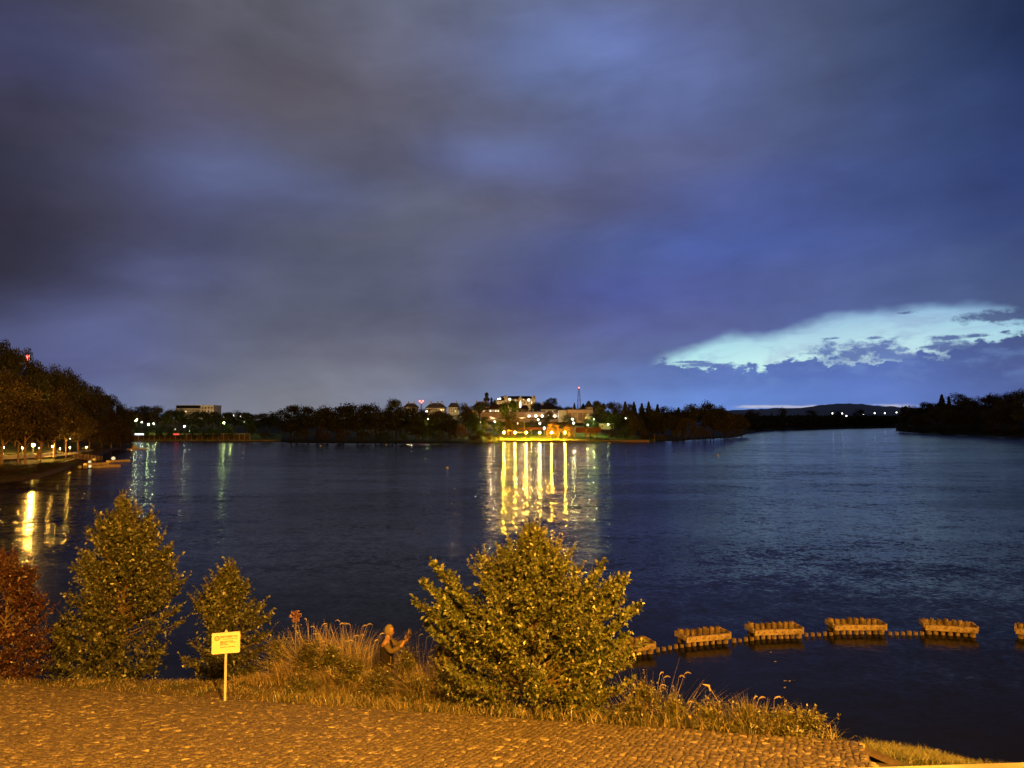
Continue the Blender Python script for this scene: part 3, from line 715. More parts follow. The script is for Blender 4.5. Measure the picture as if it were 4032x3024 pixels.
shrub('red_bush', 'reddish leafy bush at the left edge of the photo', 'bush', 20, 2.2,
    [(2200,-10,40),(2260,-60,110),(2340,-120,150),(2440,-160,180),(2540,-180,190),(2640,-180,190),(2700,-150,170)],
    LM['redbush'], 31, 110, 0.105, dens=1.0)
shrub('low_bush', 'low dark bush between the tall olive tree and the red bush', 'bush', 235, 3.0,
    [(2480,220,250),(2550,190,290),(2640,170,310),(2710,180,300)], LM['tree2'], 33, 40, 0.10, dens=0.7)
shrub('leafy_weed', 'leafy green weed clump left of the big centre tree', 'plant', 1790, 1.3,
    [(2575,1770,1810),(2620,1720,1860),(2700,1700,1880),(2790,1690,1880),(2850,1700,1870)], LM['weed'], 41, 55, 0.075, dens=0.9)
shrub('leafy_weed', 'low leafy weed right of the big centre tree base', 'plant', 2540, 0.55,
    [(2740,2520,2560),(2790,2470,2620),(2860,2440,2650),(2895,2450,2640)], LM['weed'], 42, 40, 0.07, dens=0.8)
shrub('leafy_weed', 'broad leafy weed at the right end of the bank', 'plant', 3170, 0.35,
    [(2845,3130,3190),(2875,3080,3250),(2905,3070,3300)], LM['weed'], 43, 34, 0.065, dens=0.7)
shrub('leafy_weed', 'dark nettle-like weeds under the reeds beside the sign', 'plant', 1085, 3.2,
    [(2550,1070,1100),(2610,1020,1150),(2690,1010,1190)], LM['weed'], 44, 34, 0.075, dens=0.7)
shrub('leafy_weed', 'small leafy weed with yellow blossoms near the right end of the bank', 'plant', 3060, 0.3,
    [(2825,3045,3075),(2850,3010,3110),(2895,3000,3120)], LM['weed'], 45, 22, 0.06, dens=0.7)

# ------------------------------------------------------------------ reed and grass clumps on the bank
def clump(label, px, d, topy, wpx, n, straw, plumes, seed, name='grass_clump', lean=0.35, group='tall grass clumps on the bank', root=None):
    rn = np.random.default_rng(seed); b = root or bank_pt(px, d); Hh = at(px, topy, b.y).z-b.z; wd = wpx/FPX*b.y/2
    t = thing(name, label, 'grass clump', tuple(b), 0, group)
    P = np.stack([rn.normal(0, wd*0.5, n), rn.normal(0, wd*0.35, n), np.zeros(n)], 1)
    P[:,2] = [bank_z(b.x+p[0], b.y+p[1])-b.z if root is None else 0 for p in P]
    H = Hh*rn.uniform(0.30, 1.0, n)**0.6*1.06; wd *= 1.25; P[:,:2] *= 1.25
    az_ = np.arctan2(P[:,1], P[:,0])+rn.normal(0, 0.9, n)
    V, F = blades(P, H, rn.uniform(0.008, 0.02, n), np.where(rn.random(n) < .3, rn.uniform(.7, 1.6, n), rn.uniform(0.08, lean*2, n)), rn, 5, az_)
    np_mesh('foliage', V, F, [LM['grass'], LM['straw']], t, mi=np.tile(rn.random(n) < straw, 5).astype(int))
    if plumes:
        for i in range(plumes):
            wb = MB(); hb = MB()
            x, y = rn.normal(0, wd*0.4), rn.normal(0, wd*0.3); h = Hh*rn.uniform(0.78, 1.02); a = rn.uniform(-0.9, 0.9)+(0 if rn.random() < .75 else PI)
            l_ = h*rn.uniform(0.05, 0.22); dx, dy = math.cos(a), math.sin(a)
            pts = [Vector((x+dx*l_*u**2, y+dy*l_*u**2, h*u)) for u in (0,.3,.6,.85,1.0)]
            wb.tube(pts, [0.006,0.005,0.004,0.003,0.003], 3, False)
            e = pts[-1]; q = [e+Vector((dx*s_*0.11, dy*s_*0.11, 0.12*s_-0.08*s_*s_)) for s_ in (0,.35,.7,1.05,1.4)]
            hb.tube(q, [0.004,0.012,0.014,0.010,0.003], 5)
            for k_ in range(14):
                s_ = rn.uniform(0.1, 1.3); c_ = q[0].lerp(q[-1], s_/1.4)+Vector((0,0,0.03*math.sin(s_*2.2))); v = Vector((dx+rn.normal(0,.6), dy+rn.normal(0,.6), rn.normal(-.1,.6))).normalized()*0.034
                sdv = Vector((-v.y, v.x, 0))*0.2; hb.add([c_, c_+v*.5+sdv, c_+v, c_+v*.5-sdv], [(0,1,2,3)])
            so = wb.build('stalk', LM['straw'], t); hb.build('seed_head', LM['plume'], so)
    return t
CL = [
 ('short straw grass clump just right of the yellow sign', 985, 2.3, 2660, 90, 420, .9, 0),
 ('dry straw grass clump below the tall orange flower', 1060, 2.2, 2640, 110, 520, .85, 2),
 ('dry tangled grass clump right of the orange flower stalk', 1150, 2.2, 2600, 110, 480, .6, 0),
 ('tall plumed reed clump left of the tallest reeds', 1225, 3.2, 2452, 90, 420, .35, 6),
 ('green reed clump with a few bent plumes beside the tall orange flower', 1290, 3.0, 2500, 100, 460, .3, 4),
 ('tallest reed clump with bright curling plumes', 1375, 3.0, 2458, 120, 620, .35, 9),
 ('leaning reed clump left of the person', 1440, 2.8, 2500, 110, 520, .3, 4),
 ('straw grass mound in front of the tallest reeds', 1330, 1.7, 2620, 150, 620, .75, 0),
 ('brown grass mound in front of the person', 1470, 1.6, 2640, 150, 620, .75, 1),
 ('thin reed clump with five pale plumes right of the person', 1655, 3.4, 2492, 80, 160, .3, 6),
 ('golden dry grass mound left of the centre tree', 1700, 2.3, 2545, 110, 620, .92, 0),
 ('green grass mound at the foot of the golden mound', 1690, 1.2, 2640, 150, 620, .3, 0),
 ('low brown grass clump beside the dark hollow in the bank', 1560, 1.3, 2690, 130, 460, .6, 0),
 ('dry grass clump hanging over the dark hollow', 1270, 1.2, 2700, 90, 300, .7, 0),
 ('straw clump near the stone slope left of the centre tree', 1800, 0.8, 2780, 120, 260, .8, 3),
 ('tall straight reed clump right of the centre tree', 2560, 1.9, 2650, 110, 420, .6, 7),
 ('green blade clump next to the straight reeds', 2690, 0.8, 2765, 130, 420, .25, 1),
 ('green blade clump with one tall leaning stalk', 2870, 0.7, 2770, 130, 420, .3, 1),
 ('spiky yellow-green blade clump near the bank end', 2985, 0.6, 2745, 110, 420, .35, 3),
 ('short spiky blade clump behind the yellow blossoms', 3080, 0.5, 2800, 90, 300, .3, 1),
 ('brown grass clump behind the mound in front of the person', 1540, 2.4, 2610, 110, 380, .5, 0),
 ('green weedy grass clump at the centre tree left foot', 1620, 0.5, 2770, 150, 420, .35, 0),
]
for i, (lb, px, d, ty, wpx, n, st, pl_) in enumerate(CL):
    clump(lb, px, d, ty, wpx, int(n*1.5), min(.97, st+.4) if px < 1750 else st, pl_, 100+i)
for i_, (px_, d_, ty_, w_, lb_) in enumerate([(1210,2.0,2570,90,'leafy weed under the leftmost plumed reeds'),(1300,2.0,2580,110,'leafy weed before the tallest reeds'),(1400,1.4,2640,110,'low leafy weed under the leaning reeds'),(1500,1.1,2680,110,'low leafy weed in front of the stake'),(1600,1.9,2600,90,'leafy weed to the right of the person'),(1640,0.9,2700,110,'low leafy weed right of the dark hollow'),(1190,1.0,2700,80,'low weed at the edge of the dark hollow'),(1740,2.6,2560,70,'leafy weed behind the golden grass mound'),(2650,0.7,2800,110,'low leafy weed under the straight reeds'),(2800,0.5,2820,120,'low leafy weed below the leaning stalk'),(2930,0.4,2830,110,'low leafy weed between the blade clumps')]):
    b_ = bank_pt(px_, d_); by = 1512+FPX*math.tan(math.atan2(CAMZ-b_.z, b_.y)+PITCH)
    shrub('leafy_weed', lb_, 'plant', px_, d_, [(ty_,px_-8,px_+8),(ty_+(by-ty_)*.35,px_-w_*.4,px_+w_*.4),(by-25,px_-w_*.6,px_+w_*.6)], LM['weed'], 200+i_, 34, 0.07, dens=0.8)
# leaning single reed stalk over the water
b = bank_pt(2880, 0.8); t = thing('reed_stalk', 'long leaning reed stalk reaching left over dark water', 'reed', tuple(b))
e = at(2790, 2700, b.y)-b; wb = MB(); wb.tube([(0,0,0), Vector((e.x*.25,0,e.z*.45)), Vector((e.x*.6,0,e.z*.8)), e], [.012,.01,.008,.006], 5); wb.build('stalk', LM['straw'], t)
hb = MB(); hb.tube([e*0.93, e*1.0, e+Vector((-.12,0,.03))], [.012,.03,.008], 6); hb.build('seed_head', LM['plume'], t)
# tall orange-topped flower stalk
b = bank_pt(1158, 3.0); t = thing('flower_stalk', 'tall stalk topped with orange blossom above the grass', 'flower', tuple(b)); hz = at(1160, 2405, b.y).z-b.z
rg = random.Random(9); wb = MB(); wb.tube([(0,0,0),(0.01,0,hz*.5),(0.02,0,hz*.95)], [.016,.012,.008], 6); wb.build('stalk', LM['straw'], t)
LP = []; LD = []; LL = []
for i in range(200):
    z = hz*(0.25+0.6*rg.random()); a = rg.uniform(0, 2*PI); r_ = rg.uniform(0, .13); LP.append((math.cos(a)*r_, math.sin(a)*r_, z)); v = Vector((math.cos(a), math.sin(a), rg.uniform(-.3,.5))).normalized(); LD.append(tuple(v)); LL.append(rg.uniform(.05,.10))
V, F = leaves_mesh(np.array(LP), np.array(LD), np.array(LL), np.array(LL)*.4, np.random.default_rng(3)); np_mesh('leaves', V, F, LM['weed'], t)
LP = []; LD = []; LL = []
for i in range(240):
    z = hz*0.86+hz*.14*rg.random(); a = rg.uniform(0, 2*PI); r_ = rg.uniform(0, .14)*(1.2-abs(z-hz*.93)/(hz*.1)); LP.append((math.cos(a)*r_, math.sin(a)*r_, z)); v = Vector((math.cos(a), math.sin(a), rg.uniform(-.2,.8))).normalized(); LD.append(tuple(v)); LL.append(rg.uniform(.03,.07))
V, F = leaves_mesh(np.array(LP), np.array(LD), np.array(LL), np.array(LL)*.7, np.random.default_rng(4)); np_mesh('blossom', V, F, LM['flower'], t)
# yellow blossoms
for i, (px, py, lb) in enumerate([(3056,2832,'upper left yellow blossom in the weed at the bank end'), (3100,2846,'right yellow blossom in the weed at the bank end'), (3048,2852,'lower left yellow blossom in the weed at the bank end'), (2717,2823,'single small yellow blossom in green blades right of the centre tree')]):
    b = bank_pt(px, 0.35); z = at(px, py, b.y).z; t = thing('yellow_blossom', lb, 'flower', tuple(b), 0, 'yellow blossoms on the bank')
    wb = MB(); wb.tube([(0,0,0),(0,0,z-b.z)], .004, 4); wb.build('stalk', LM['weed'], t)
    LP = []; LD = []
    for k_ in range(26):
        v = Vector((rg.gauss(0,1), rg.gauss(0,1), rg.gauss(.3,1))).normalized(); LP.append((0,0,z-b.z)); LD.append(tuple(v))
    LL = np.full(26, .035 if i == 3 else .055); V, F = leaves_mesh(np.array(LP), np.array(LD), LL, LL*.6, np.random.default_rng(i)); np_mesh('petals', V, F, LM['yflower'], t)
# a thin stake in the grass
b = bank_pt(1530, 1.9); z = at(1532, 2585, b.y).z; wb = MB(); wb.tube([(0.0,0,-.1),(0.02,0,(z-b.z)*.5),(0.05,0,z-b.z)], [.014,.013,.011], 6)
tag(wb.build('stake', LM['straw'], None, tuple(b)), 'thin pale stake standing in the grass in front of the person', 'stake')

# ------------------------------------------------------------------ sign
sb = on_slope(886, 2762); sb.z = bank_z(sb.x, sb.y)
sign = thing('information_sign', 'yellow rectangular fishing notice on a white post', 'sign', tuple(sb), 0)
sign.rotation_euler = (0, 0, math.atan2(-sb.x, sb.y)*0.9+0.0)
Ys = sb.y; ztop = at(892, 2489, Ys).z-sb.z; zbot = at(892, 2570, Ys).z-sb.z; W_ = 98/FPX*Ys*1.03; H_ = ztop-zbot; zc_ = (ztop+zbot)/2; off = 0.03
smat = bpy.data.materials.new('reflective_sign_paint'); smat.use_nodes = True; T = NT(smat.node_tree); b_ = smat.node_tree.nodes['Principled BSDF']
tc = T.n('ShaderNodeTexCoord'); T.lk(T.mix(T.noise(tc.outputs['Object'], 3, 4), (0.48,0.50,0.38), (0.53,0.54,0.42)), b_.inputs['Base Color']); b_.inputs['Roughness'].default_value = 0.45
M['sign_rim'] = mat('sign_rim', (0.55,0.5,0.5), 0.5, 0.05)
M['post_w'] = mat('post_paint', (0.46,0.46,0.42), 0.5, 0.08, 5)
M['ink'] = mat('sign_ink', (0.10,0.03,0.015), 0.7, 0.1)
mb = MB(); mb.tube([(0,0,-0.25),(0,0,ztop+0.02)], 0.031, 12); mb.lathe((0,0,ztop+0.02), [(0.036,0),(0.034,0.012),(0.012,0.022)], 12); mb.build('post', M['post_w'], sign)
def rrect(w_, h_, r_, n=5):
    P = []
    for cx, cy, a0 in ((w_/2-r_, h_/2-r_, 0), (-w_/2+r_, h_/2-r_, PI/2), (-w_/2+r_, -h_/2+r_, PI), (w_/2-r_, -h_/2+r_, 3*PI/2)):
        for k_ in range(n+1): a = a0+PI/2*k_/n; P.append((cx+r_*math.cos(a), cy+r_*math.sin(a)))
    return P
yo = -0.034
mb = MB(); P = rrect(W_, H_, 0.035); n = len(P)
mb.add([(x, yo, zc_+y) for x, y in P]+[(x, yo-0.006, zc_+y) for x, y in P], [tuple(range(n)), tuple(range(2*n-1, n-1, -1))]+[(i, n+i, n+(i+1) % n, (i+1) % n) for i in range(n)])
mb.build('board', smat, sign)
mb = MB(); P2 = rrect(W_-0.03, H_-0.03, 0.025)
vs = [(x*1.02, yo-0.0005, zc_+y*1.02) for x, y in P]+[(x*1.02, yo-0.016, zc_+y*1.02) for x, y in P]+[(x, yo-0.016, zc_+y) for x, y in P2]+[(x, yo-0.0065, zc_+y) for x, y in P2]
fs = []
for l_ in range(3): fs += [(l_*n+i, (l_+1)*n+i, (l_+1)*n+(i+1) % n, l_*n+(i+1) % n) for i in range(n)]
mb.add(vs, fs); mb.build('rim', M['sign_rim'], sign)
for z_ in (ztop-0.08, zbot+0.08):
    mb = MB(); mb.box((0,-0.012,z_), (0.10,0.045,0.03)); mb.build('bracket', M['metal'], sign)
# emblem ring
mb = MB(); n = 28; ex, ez = -W_*0.325, zc_+H_*0.245
for (r0, r1) in ((0.046,0.060),):
    vs = [(ex+r_*math.cos(2*PI*k_/n), yo-0.0085, ez+r_*math.sin(2*PI*k_/n)) for r_ in (r0, r1) for k_ in range(n)]
    mb.add(vs, [(k_, (k_+1) % n, n+(k_+1) % n, n+k_) for k_ in range(n)])
mb.build('emblem_ring', M['ink'], sign)
mb = MB(); vs = [(ex+0.043*math.cos(2*PI*k_/n), yo-0.0084, ez+0.043*math.sin(2*PI*k_/n)) for k_ in range(n)]; mb.add(vs, [tuple(range(n))]); mb.build('emblem_disc', mat('emblem_fill', (0.48,0.34,0.2), 0.6), sign)
def text(body, x, z, size, width=None, bold=0.0):
    cu = bpy.data.curves.new('lettering', 'FONT'); cu.body = body; cu.size = size; cu.offset = bold; cu.resolution_u = 2
    o = bpy.data.objects.new('lettering', cu); C.objects.link(o)
    dg = bpy.context.evaluated_depsgraph_get(); me = bpy.data.meshes.new_from_object(o.evaluated_get(dg)); me.name = 'lettering'
    bpy.data.objects.remove(o); bpy.data.curves.remove(cu)
    xs = [v.co.x for v in me.vertices]; k_ = 1.0 if width is None or not xs else width/(max(xs)-min(xs))
    for v in me.vertices: v.co = Vector((x+v.co.x*k_, yo-0.0088, z+v.co.y))
    me.materials.clear(); me.materials.append(M['ink']); me.update(); return link('lettering', me, sign)
tx = -W_*0.215
text('ČESKÝ RYBÁŘSKÝ SVAZ', tx, zc_+H_*0.255, 0.066, W_*0.63, 0.0018)
text('z. s., Severočeský územní svaz', tx, zc_+H_*0.165, 0.034, W_*0.63, 0.0006)
text('Revír mimopstruhový', tx, zc_+H_*0.055, 0.042, W_*0.47, 0.0012)
text('PŘEHRADA  1.  č. 447 009', tx, zc_-H_*0.02, 0.040, W_*0.55, 0.0012)
text('Název: Mšeno', tx, zc_-H_*0.10, 0.042, W_*0.30, 0.0012)
text('Vlastní ČRS, z. s. MO Mšeno', tx, zc_-H_*0.225, 0.038, W_*0.54, 0.0010)

# ------------------------------------------------------------------ person (skin-modified skeleton)
def skin(name, verts, edges, m_, parent, root=0, sub=2):
    me = bpy.data.meshes.new(name); me.from_pydata([v[:3] for v in verts], edges, []); me.materials.append(m_)
    o = link(name, me, parent); mo = o.modifiers.new('skin', 'SKIN'); mo.use_smooth_shade = True
    lay = me.skin_vertices[0] if me.skin_vertices else None
    if lay is None:
        bpy.context.view_layer.objects.active = o
    for i, v in enumerate(verts):
        sv__ = me.skin_vertices[0].data[i]; rr = v[3]; sv__.radius = rr if isinstance(rr, tuple) else (rr, rr); sv__.use_root = (i == root)
    s2 = o.modifiers.new('subd', 'SUBSURF'); s2.levels = sub; s2.render_levels = sub
    return o
M['skin'] = mat('skin', (0.22,0.13,0.09), 0.55, 0.06, 20)
M['hair'] = mat('fair_hair', (0.14,0.11,0.06), 0.8, 0.3, 60, 0.5, 200)
M['vest'] = mat('dark_vest', (0.006,0.003,0.003), 0.85, 0.2, 20, 0.4, 60)
M['sleeve'] = mat('tan_fleece', (0.085,0.06,0.035), 0.9, 0.25, 30, 0.5, 80)
M['trouser'] = mat('brown_trousers', (0.06,0.045,0.028), 0.9, 0.2, 20, 0.4, 50)
pb = bank_pt(1520, 2.0)
Hp = at(1523, 2463, pb.y).z-pb.z
person = thing('person', 'person in dark vest and tan sleeves raising both hands beside the reeds', 'person', tuple(pb))
k = Hp/1.75; person.scale = (k, k, k)
# local frame: +x is the facing direction (to the right of the picture), y away from the camera
B = [(0,0,0.95,(.14,.17)),(0.0,0,1.12,(.125,.155)),(0.0,0,1.30,(.135,.175)),(0.01,0,1.43,(.10,.15)),(0.03,0,1.50,(.055,.055)),(0.05,0,1.56,(.055,.055)),
     (0.0,-.18,1.41,.062),(0.14,-.24,1.23,.05),(0.36,-.20,1.34,.041),(0.43,-.16,1.47,.03),
     (0.0,.18,1.41,.062),(0.20,.20,1.27,.05),(0.44,.12,1.38,.041),(0.52,.08,1.50,.03),
     (0.0,-.09,0.86,.10),(0.03,-.10,0.50,.065),(0.0,-.11,0.12,.045),(0.14,-.12,0.05,.042),
     (0.0,.09,0.86,.10),(0.05,.10,0.50,.065),(-.02,.11,0.12,.045),(0.12,.12,0.05,.042)]
Ed = [(0,1),(1,2),(2,3),(3,4),(4,5),(3,6),(6,7),(7,8),(8,9),(3,10),(10,11),(11,12),(12,13),(0,14),(14,15),(15,16),(16,17),(0,18),(18,19),(19,20),(20,21)]
body = skin('body', B, Ed, M['skin'], person)
# clothing shells
def shell(name, idx, edges, grow, m_): return skin(name, [(*B[i][:3], tuple(r_+grow for r_ in B[i][3]) if isinstance(B[i][3], tuple) else B[i][3]+grow) for i in idx], edges, m_, person)
skin('vest', [(0,0,.78,(.165,.20)),(0,0,.95,(.17,.20)),(0,0,1.12,(.165,.195)),(0,0,1.30,(.17,.205)),(.01,0,1.44,(.11,.17)),(.025,0,1.48,(.07,.08))], [(0,1),(1,2),(2,3),(3,4),(4,5)], M['vest'], person)
shell('left_sleeve', [6,7,8], [(0,1),(1,2)], .02, M['sleeve']); shell('right_sleeve', [10,11,12], [(0,1),(1,2)], .02, M['sleeve'])
shell('trousers', [0,14,15,16,18,19,20], [(0,1),(1,2),(2,3),(0,4),(4,5),(5,6)], .012, M['trouser'])
# head with face
bm = bmesh.new(); bmesh.ops.create_uvsphere(bm, u_segments=20, v_segments=14, radius=1)
for v in bm.verts:
    x, y, z = v.co; v.co = Vector((x*.098*(1-.12*max(0,-z)), y*.078*(1-.18*max(0,-z)), z*.125)); v.co.x += 0.02*max(0,-z)
    if x > 0.86 and abs(y) < .3 and -0.42 < z < 0.05: v.co.x += 0.022
for f in bm.faces: f.smooth = True
me = bpy.data.meshes.new('head'); bm.to_mesh(me); bm.free(); me.materials.append(M['skin']); head = link('head', me, person, (0.065,0,1.635))
mb = MB(); mb.smooth = True
for s_ in (-1, 1): mb = MB(); mb.smooth = True; mb.lathe((-0.005, s_*.078, -0.005), [(0.004,-.03),(.016,-.02),(.018,.01),(.012,.03),(.004,.034)], 8); mb.build('ear', M['skin'], head)
mb = MB()
M['eye'] = mat('eye', (0.05,0.03,0.02), 0.3)
for s_ in (-1, 1): mb = MB(); mb.ball((0.088, s_*.03, 0.012), .011, 8); mb.build('eye', M['eye'], head)
mb = MB(); mb.box((0.094,0,-0.055), (0.012,0.04,0.008)); mb.build('mouth', mat('lip', (0.4,0.14,0.1), 0.5), head)
bm = bmesh.new(); bmesh.ops.create_uvsphere(bm, u_segments=20, v_segments=14, radius=1)
bmesh.ops.delete(bm, geom=[v for v in bm.verts if v.co.z < -0.45 or (v.co.x > 0.35 and v.co.z < 0.45)], context='VERTS')
rg = random.Random(2)
for v in bm.verts: v.co = Vector((v.co.x*.110-.006, v.co.y*.090, v.co.z*.136+.004))*(1+rg.uniform(-.03,.05))
for f in bm.faces: f.smooth = True
me = bpy.data.meshes.new('hair'); bm.to_mesh(me); bm.free(); me.materials.append(M['hair']); link('hair', me, head)
# hands: palm and five separate fingers each, closed on a phone
def hand(name, w_, up, fwd, side):
    w_, up, fwd = Vector(w_), Vector(up).normalized(), Vector(fwd).normalized(); lat = up.cross(fwd).normalized()*side
    vs = [(*w_, .026), (*(w_+up*.045), (.036,.018)), (*(w_+up*.085), (.038,.015))]; ed = [(0,1),(1,2)]
    for k_, (o_, L) in enumerate(((-.03,.062),(-.01,.075),(.01,.07),(.03,.055))):
        b0 = w_+up*.09+lat*o_; n_ = len(vs)
        vs += [(*b0, .009), (*(b0+up*L*.5+fwd*.006), .0085), (*(b0+up*L*.8+fwd*L*.4), .0075)]; ed += [(2,n_),(n_,n_+1),(n_+1,n_+2)]
    n_ = len(vs); b0 = w_+up*.04-lat*.036
    vs += [(*b0, .011), (*(b0-lat*.022+up*.03+fwd*.012), .010), (*(b0-lat*.024+up*.055+fwd*.03), .008)]; ed += [(1,n_),(n_,n_+1),(n_+1,n_+2)]
    return skin(name, vs, ed, M['skin'], person, 0, 1)
hand('left_hand', (0.435,-.155,1.49), (0.15,0.05,1), (1,.1,0), 1); hand('right_hand', (0.53,.075,1.52), (-.1,-.1,1), (-.6,-.8,0), -1)
ph = MB(); ph.box((0,0,0), (0.012,0.075,0.15)); pho = ph.build('phone', mat('phone_case', (0.45,0.40,0.36), 0.35, 0.05)); tag(pho, 'small pale phone held up in the raised hands', 'phone')
pho.location = Vector(pb)+Vector((0.502,-0.08,1.61))*k; pho.rotation_euler = (0,0.15,0.5)

# ------------------------------------------------------------------ timber pile cribs and low posts
M['timber'] = mat('weathered_timber', (0.22,0.165,0.12), 0.85, 0.25, 5, 0.35, 25, second=(0.07,0.05,0.03))
M['timber2'] = mat('wet_pile', (0.14,0.10,0.07), 0.75, 0.5, 6, 0.8, 20, second=(0.06,0.04,0.025))
M['bolt'] = mat('rusty_bolt', (0.06,0.03,0.02), 0.7)
def crib(label, a, b, seed, dv=0.95, hz=0.82):
    rg = random.Random(seed); a = Vector((a.x, a.y, 0)); b = Vector((b.x, b.y, 0)); L = (b-a).length; rz = math.atan2(b.y-a.y, b.x-a.x)
    t = thing('timber_pile_crib', label, 'breakwater', tuple((a+b)/2), rz, 'timber cribs standing in the lake')
    n = 7 if seed in (2,5) else 8
    for row, y in ((0, 0.14), (1, dv-0.14)):
        for i in range(n):
            x = -L/2+0.14+(L-0.28)*i/(n-1)+rg.uniform(-.02,.02); r_ = rg.uniform(.088,.112)
            if i in (0, n-1): r_ = .135
            h = rg.uniform(.52,.60) if row else rg.uniform(.38,.45)
            mb = MB(); mb.smooth = True; mb.tube([(x,y,-1.0),(x+rg.uniform(-.01,.01),y,h*.5),(x+rg.uniform(-.015,.015),y+rg.uniform(-.01,.01),h)], [r_*1.06,r_,r_*.93], 10, False)
            mb.smooth = False; tilt = rg.uniform(-.03,.03); mb.add([(x+r_*.93*math.cos(2*PI*j/10), y+r_*.93*math.sin(2*PI*j/10), h+tilt*math.cos(2*PI*j/10)*0) for j in range(10)], [tuple(range(10))])
            mb.build('pile', M['timber2'], t)
    for y, nm in ((-.045, 'front_beam'), (dv+.045, 'rear_beam')):
        mb = MB(); mb.box((0,y,.345), (L+.06,.09,.25)); o = mb.build(nm, M['timber'], t)
        for i in range(n):
            x = -L/2+0.14+(L-0.28)*i/(n-1); q = MB(); s_ = -1 if y < 0 else 1
            q.tube([(x,y+s_*.04,.345),(x,y+s_*.062,.345)], .026, 8); q.build('bolt', M['bolt'], o)
    for x, s_ in ((-L/2-.045, -1), (L/2+.045, 1)):
        mb = MB(); mb.box((x,dv/2,.40), (.08,dv-.02,.20)); mb.build('end_beam', M['timber'], t)
    return t
CR = [('timber crib half hidden behind the big centre tree', (2395,2596), (2577,2574)),
      ('tilted timber crib nearest the centre tree, fully visible', (2703,2549), (2874,2533)),
      ('timber crib third along the row, well lit', (2972,2520), (3160,2514)),
      ('timber crib fourth along, with a flat level front beam', (3287,2499), (3488,2499)),
      ('timber crib fifth along, angled away at its right end', (3646,2498), (3848,2511)),
      ('timber crib cut off by the right edge of the photo', (4004,2513), (4210,2540))]
for i, (lb, p, q) in enumerate(CR): crib(lb, on(*p), on(*q), i+1)
def posts(n, p, q, txt, seed):
    rg = random.Random(seed); a, b = on(*p), on(*q)
    for i in range(n):
        c_ = a.lerp(b, i/(n-1)); mb = MB(); mb.smooth = True; r_ = rg.uniform(.085,.105); h = rg.uniform(.13,.19)
        mb.tube([(0,0,-.8),(0,0,h)], [r_*1.03, r_*.95], 10, False); mb.smooth = False
        mb.add([(r_*.95*math.cos(2*PI*j/10), r_*.95*math.sin(2*PI*j/10), h) for j in range(10)], [tuple(range(10))])
        tag(mb.build('low_pile', M['timber2'], None, (c_.x, c_.y, 0)), f'{ORD[i]} low timber pile from the left {txt}', 'pile', 'low piles between the cribs')
ORD = ['first','second','third','fourth','fifth','sixth','seventh','eighth','ninth','tenth','eleventh','twelfth','thirteenth','fourteenth','fifteenth','sixteenth','seventeenth','eighteenth','nineteenth','twentieth']
ORD += ['twenty-'+o for o in ORD[:9]]+['thirtieth']+['thirty-'+o for o in ORD[:9]]+['fortieth']+['forty-'+o for o in ORD[:9]]+['fiftieth']
posts(5, (2590,2566), (2684,2549), 'between the half hidden crib and the tilted crib', 1)
posts(4, (2890,2530), (2960,2522), 'between the tilted crib and the third crib', 2)
posts(5, (3175,2506), (3272,2502), 'between the third crib and the fourth crib', 3)
posts(6, (3505,2500), (3630,2500), 'between the fourth crib and the fifth crib', 4)
# floating leaves / scum bits
rg = random.Random(8)
for i, (px, py, lb) in enumerate([(3110,2682,'left pale leaf of the pair floating on dark water below the cribs'),(3128,2679,'right pale leaf of the pair floating below the cribs'),(3092,2681,'outlying pale leaf left of the floating pair'),(2715,2608,'pale leaf floating in front of the tilted crib'),(3052,2605,'pale leaf floating in front of the third crib'),(3035,2569,'pale scrap floating at the foot of the third crib'),(2549,2441,'pale scrap floating above the half hidden crib'),(3090,2708,'lowest pale leaf floating below the cribs')]):
    p = on(px, py, 0.006); mb = MB(); a = rg.uniform(0, PI); s_ = .09
    mb.add([(math.cos(a)*s_,math.sin(a)*s_,0.004),(-math.sin(a)*s_*.4,math.cos(a)*s_*.4,.012),(-math.cos(a)*s_,-math.sin(a)*s_,.004),(math.sin(a)*s_*.4,-math.cos(a)*s_*.4,0)], [(0,1,2,3)])
    tag(mb.build('floating_leaf', LM['plume'], None, tuple(p)), lb, 'leaf', 'leaves floating on the water')

# ------------------------------------------------------------------ lamps
def lamp(name, label, p_head, z_ground, r_, em, cat='lamp', group=None, style='globe', pole=True, src=None):
    t = thing(name, label, cat, (p_head.x, p_head.y, z_ground), 0, group); h = p_head.z-z_ground
    if pole and h > 0.4:
        mb = MB(); mb.tube([(0,0,-.3),(0,0,h*.5),(0,0,h-r_*.9)], [.075,.06,.045], 8); mb.lathe((0,0,0), [(.13,0),(.12,.3),(.08,.4)], 8); mb.build('pole', M['metal'], t)
    mb = MB(); mb.smooth = True; mb.ball((0,0,h), r_, 10); mb.build('globe', em, t)
    mb = MB(); mb.lathe((0,0,h+r_*.97), [(r_*.5,0),(r_*.35,r_*.12),(.02,r_*.2)], 8); mb.build('cap', M['metal'], t)
    return t
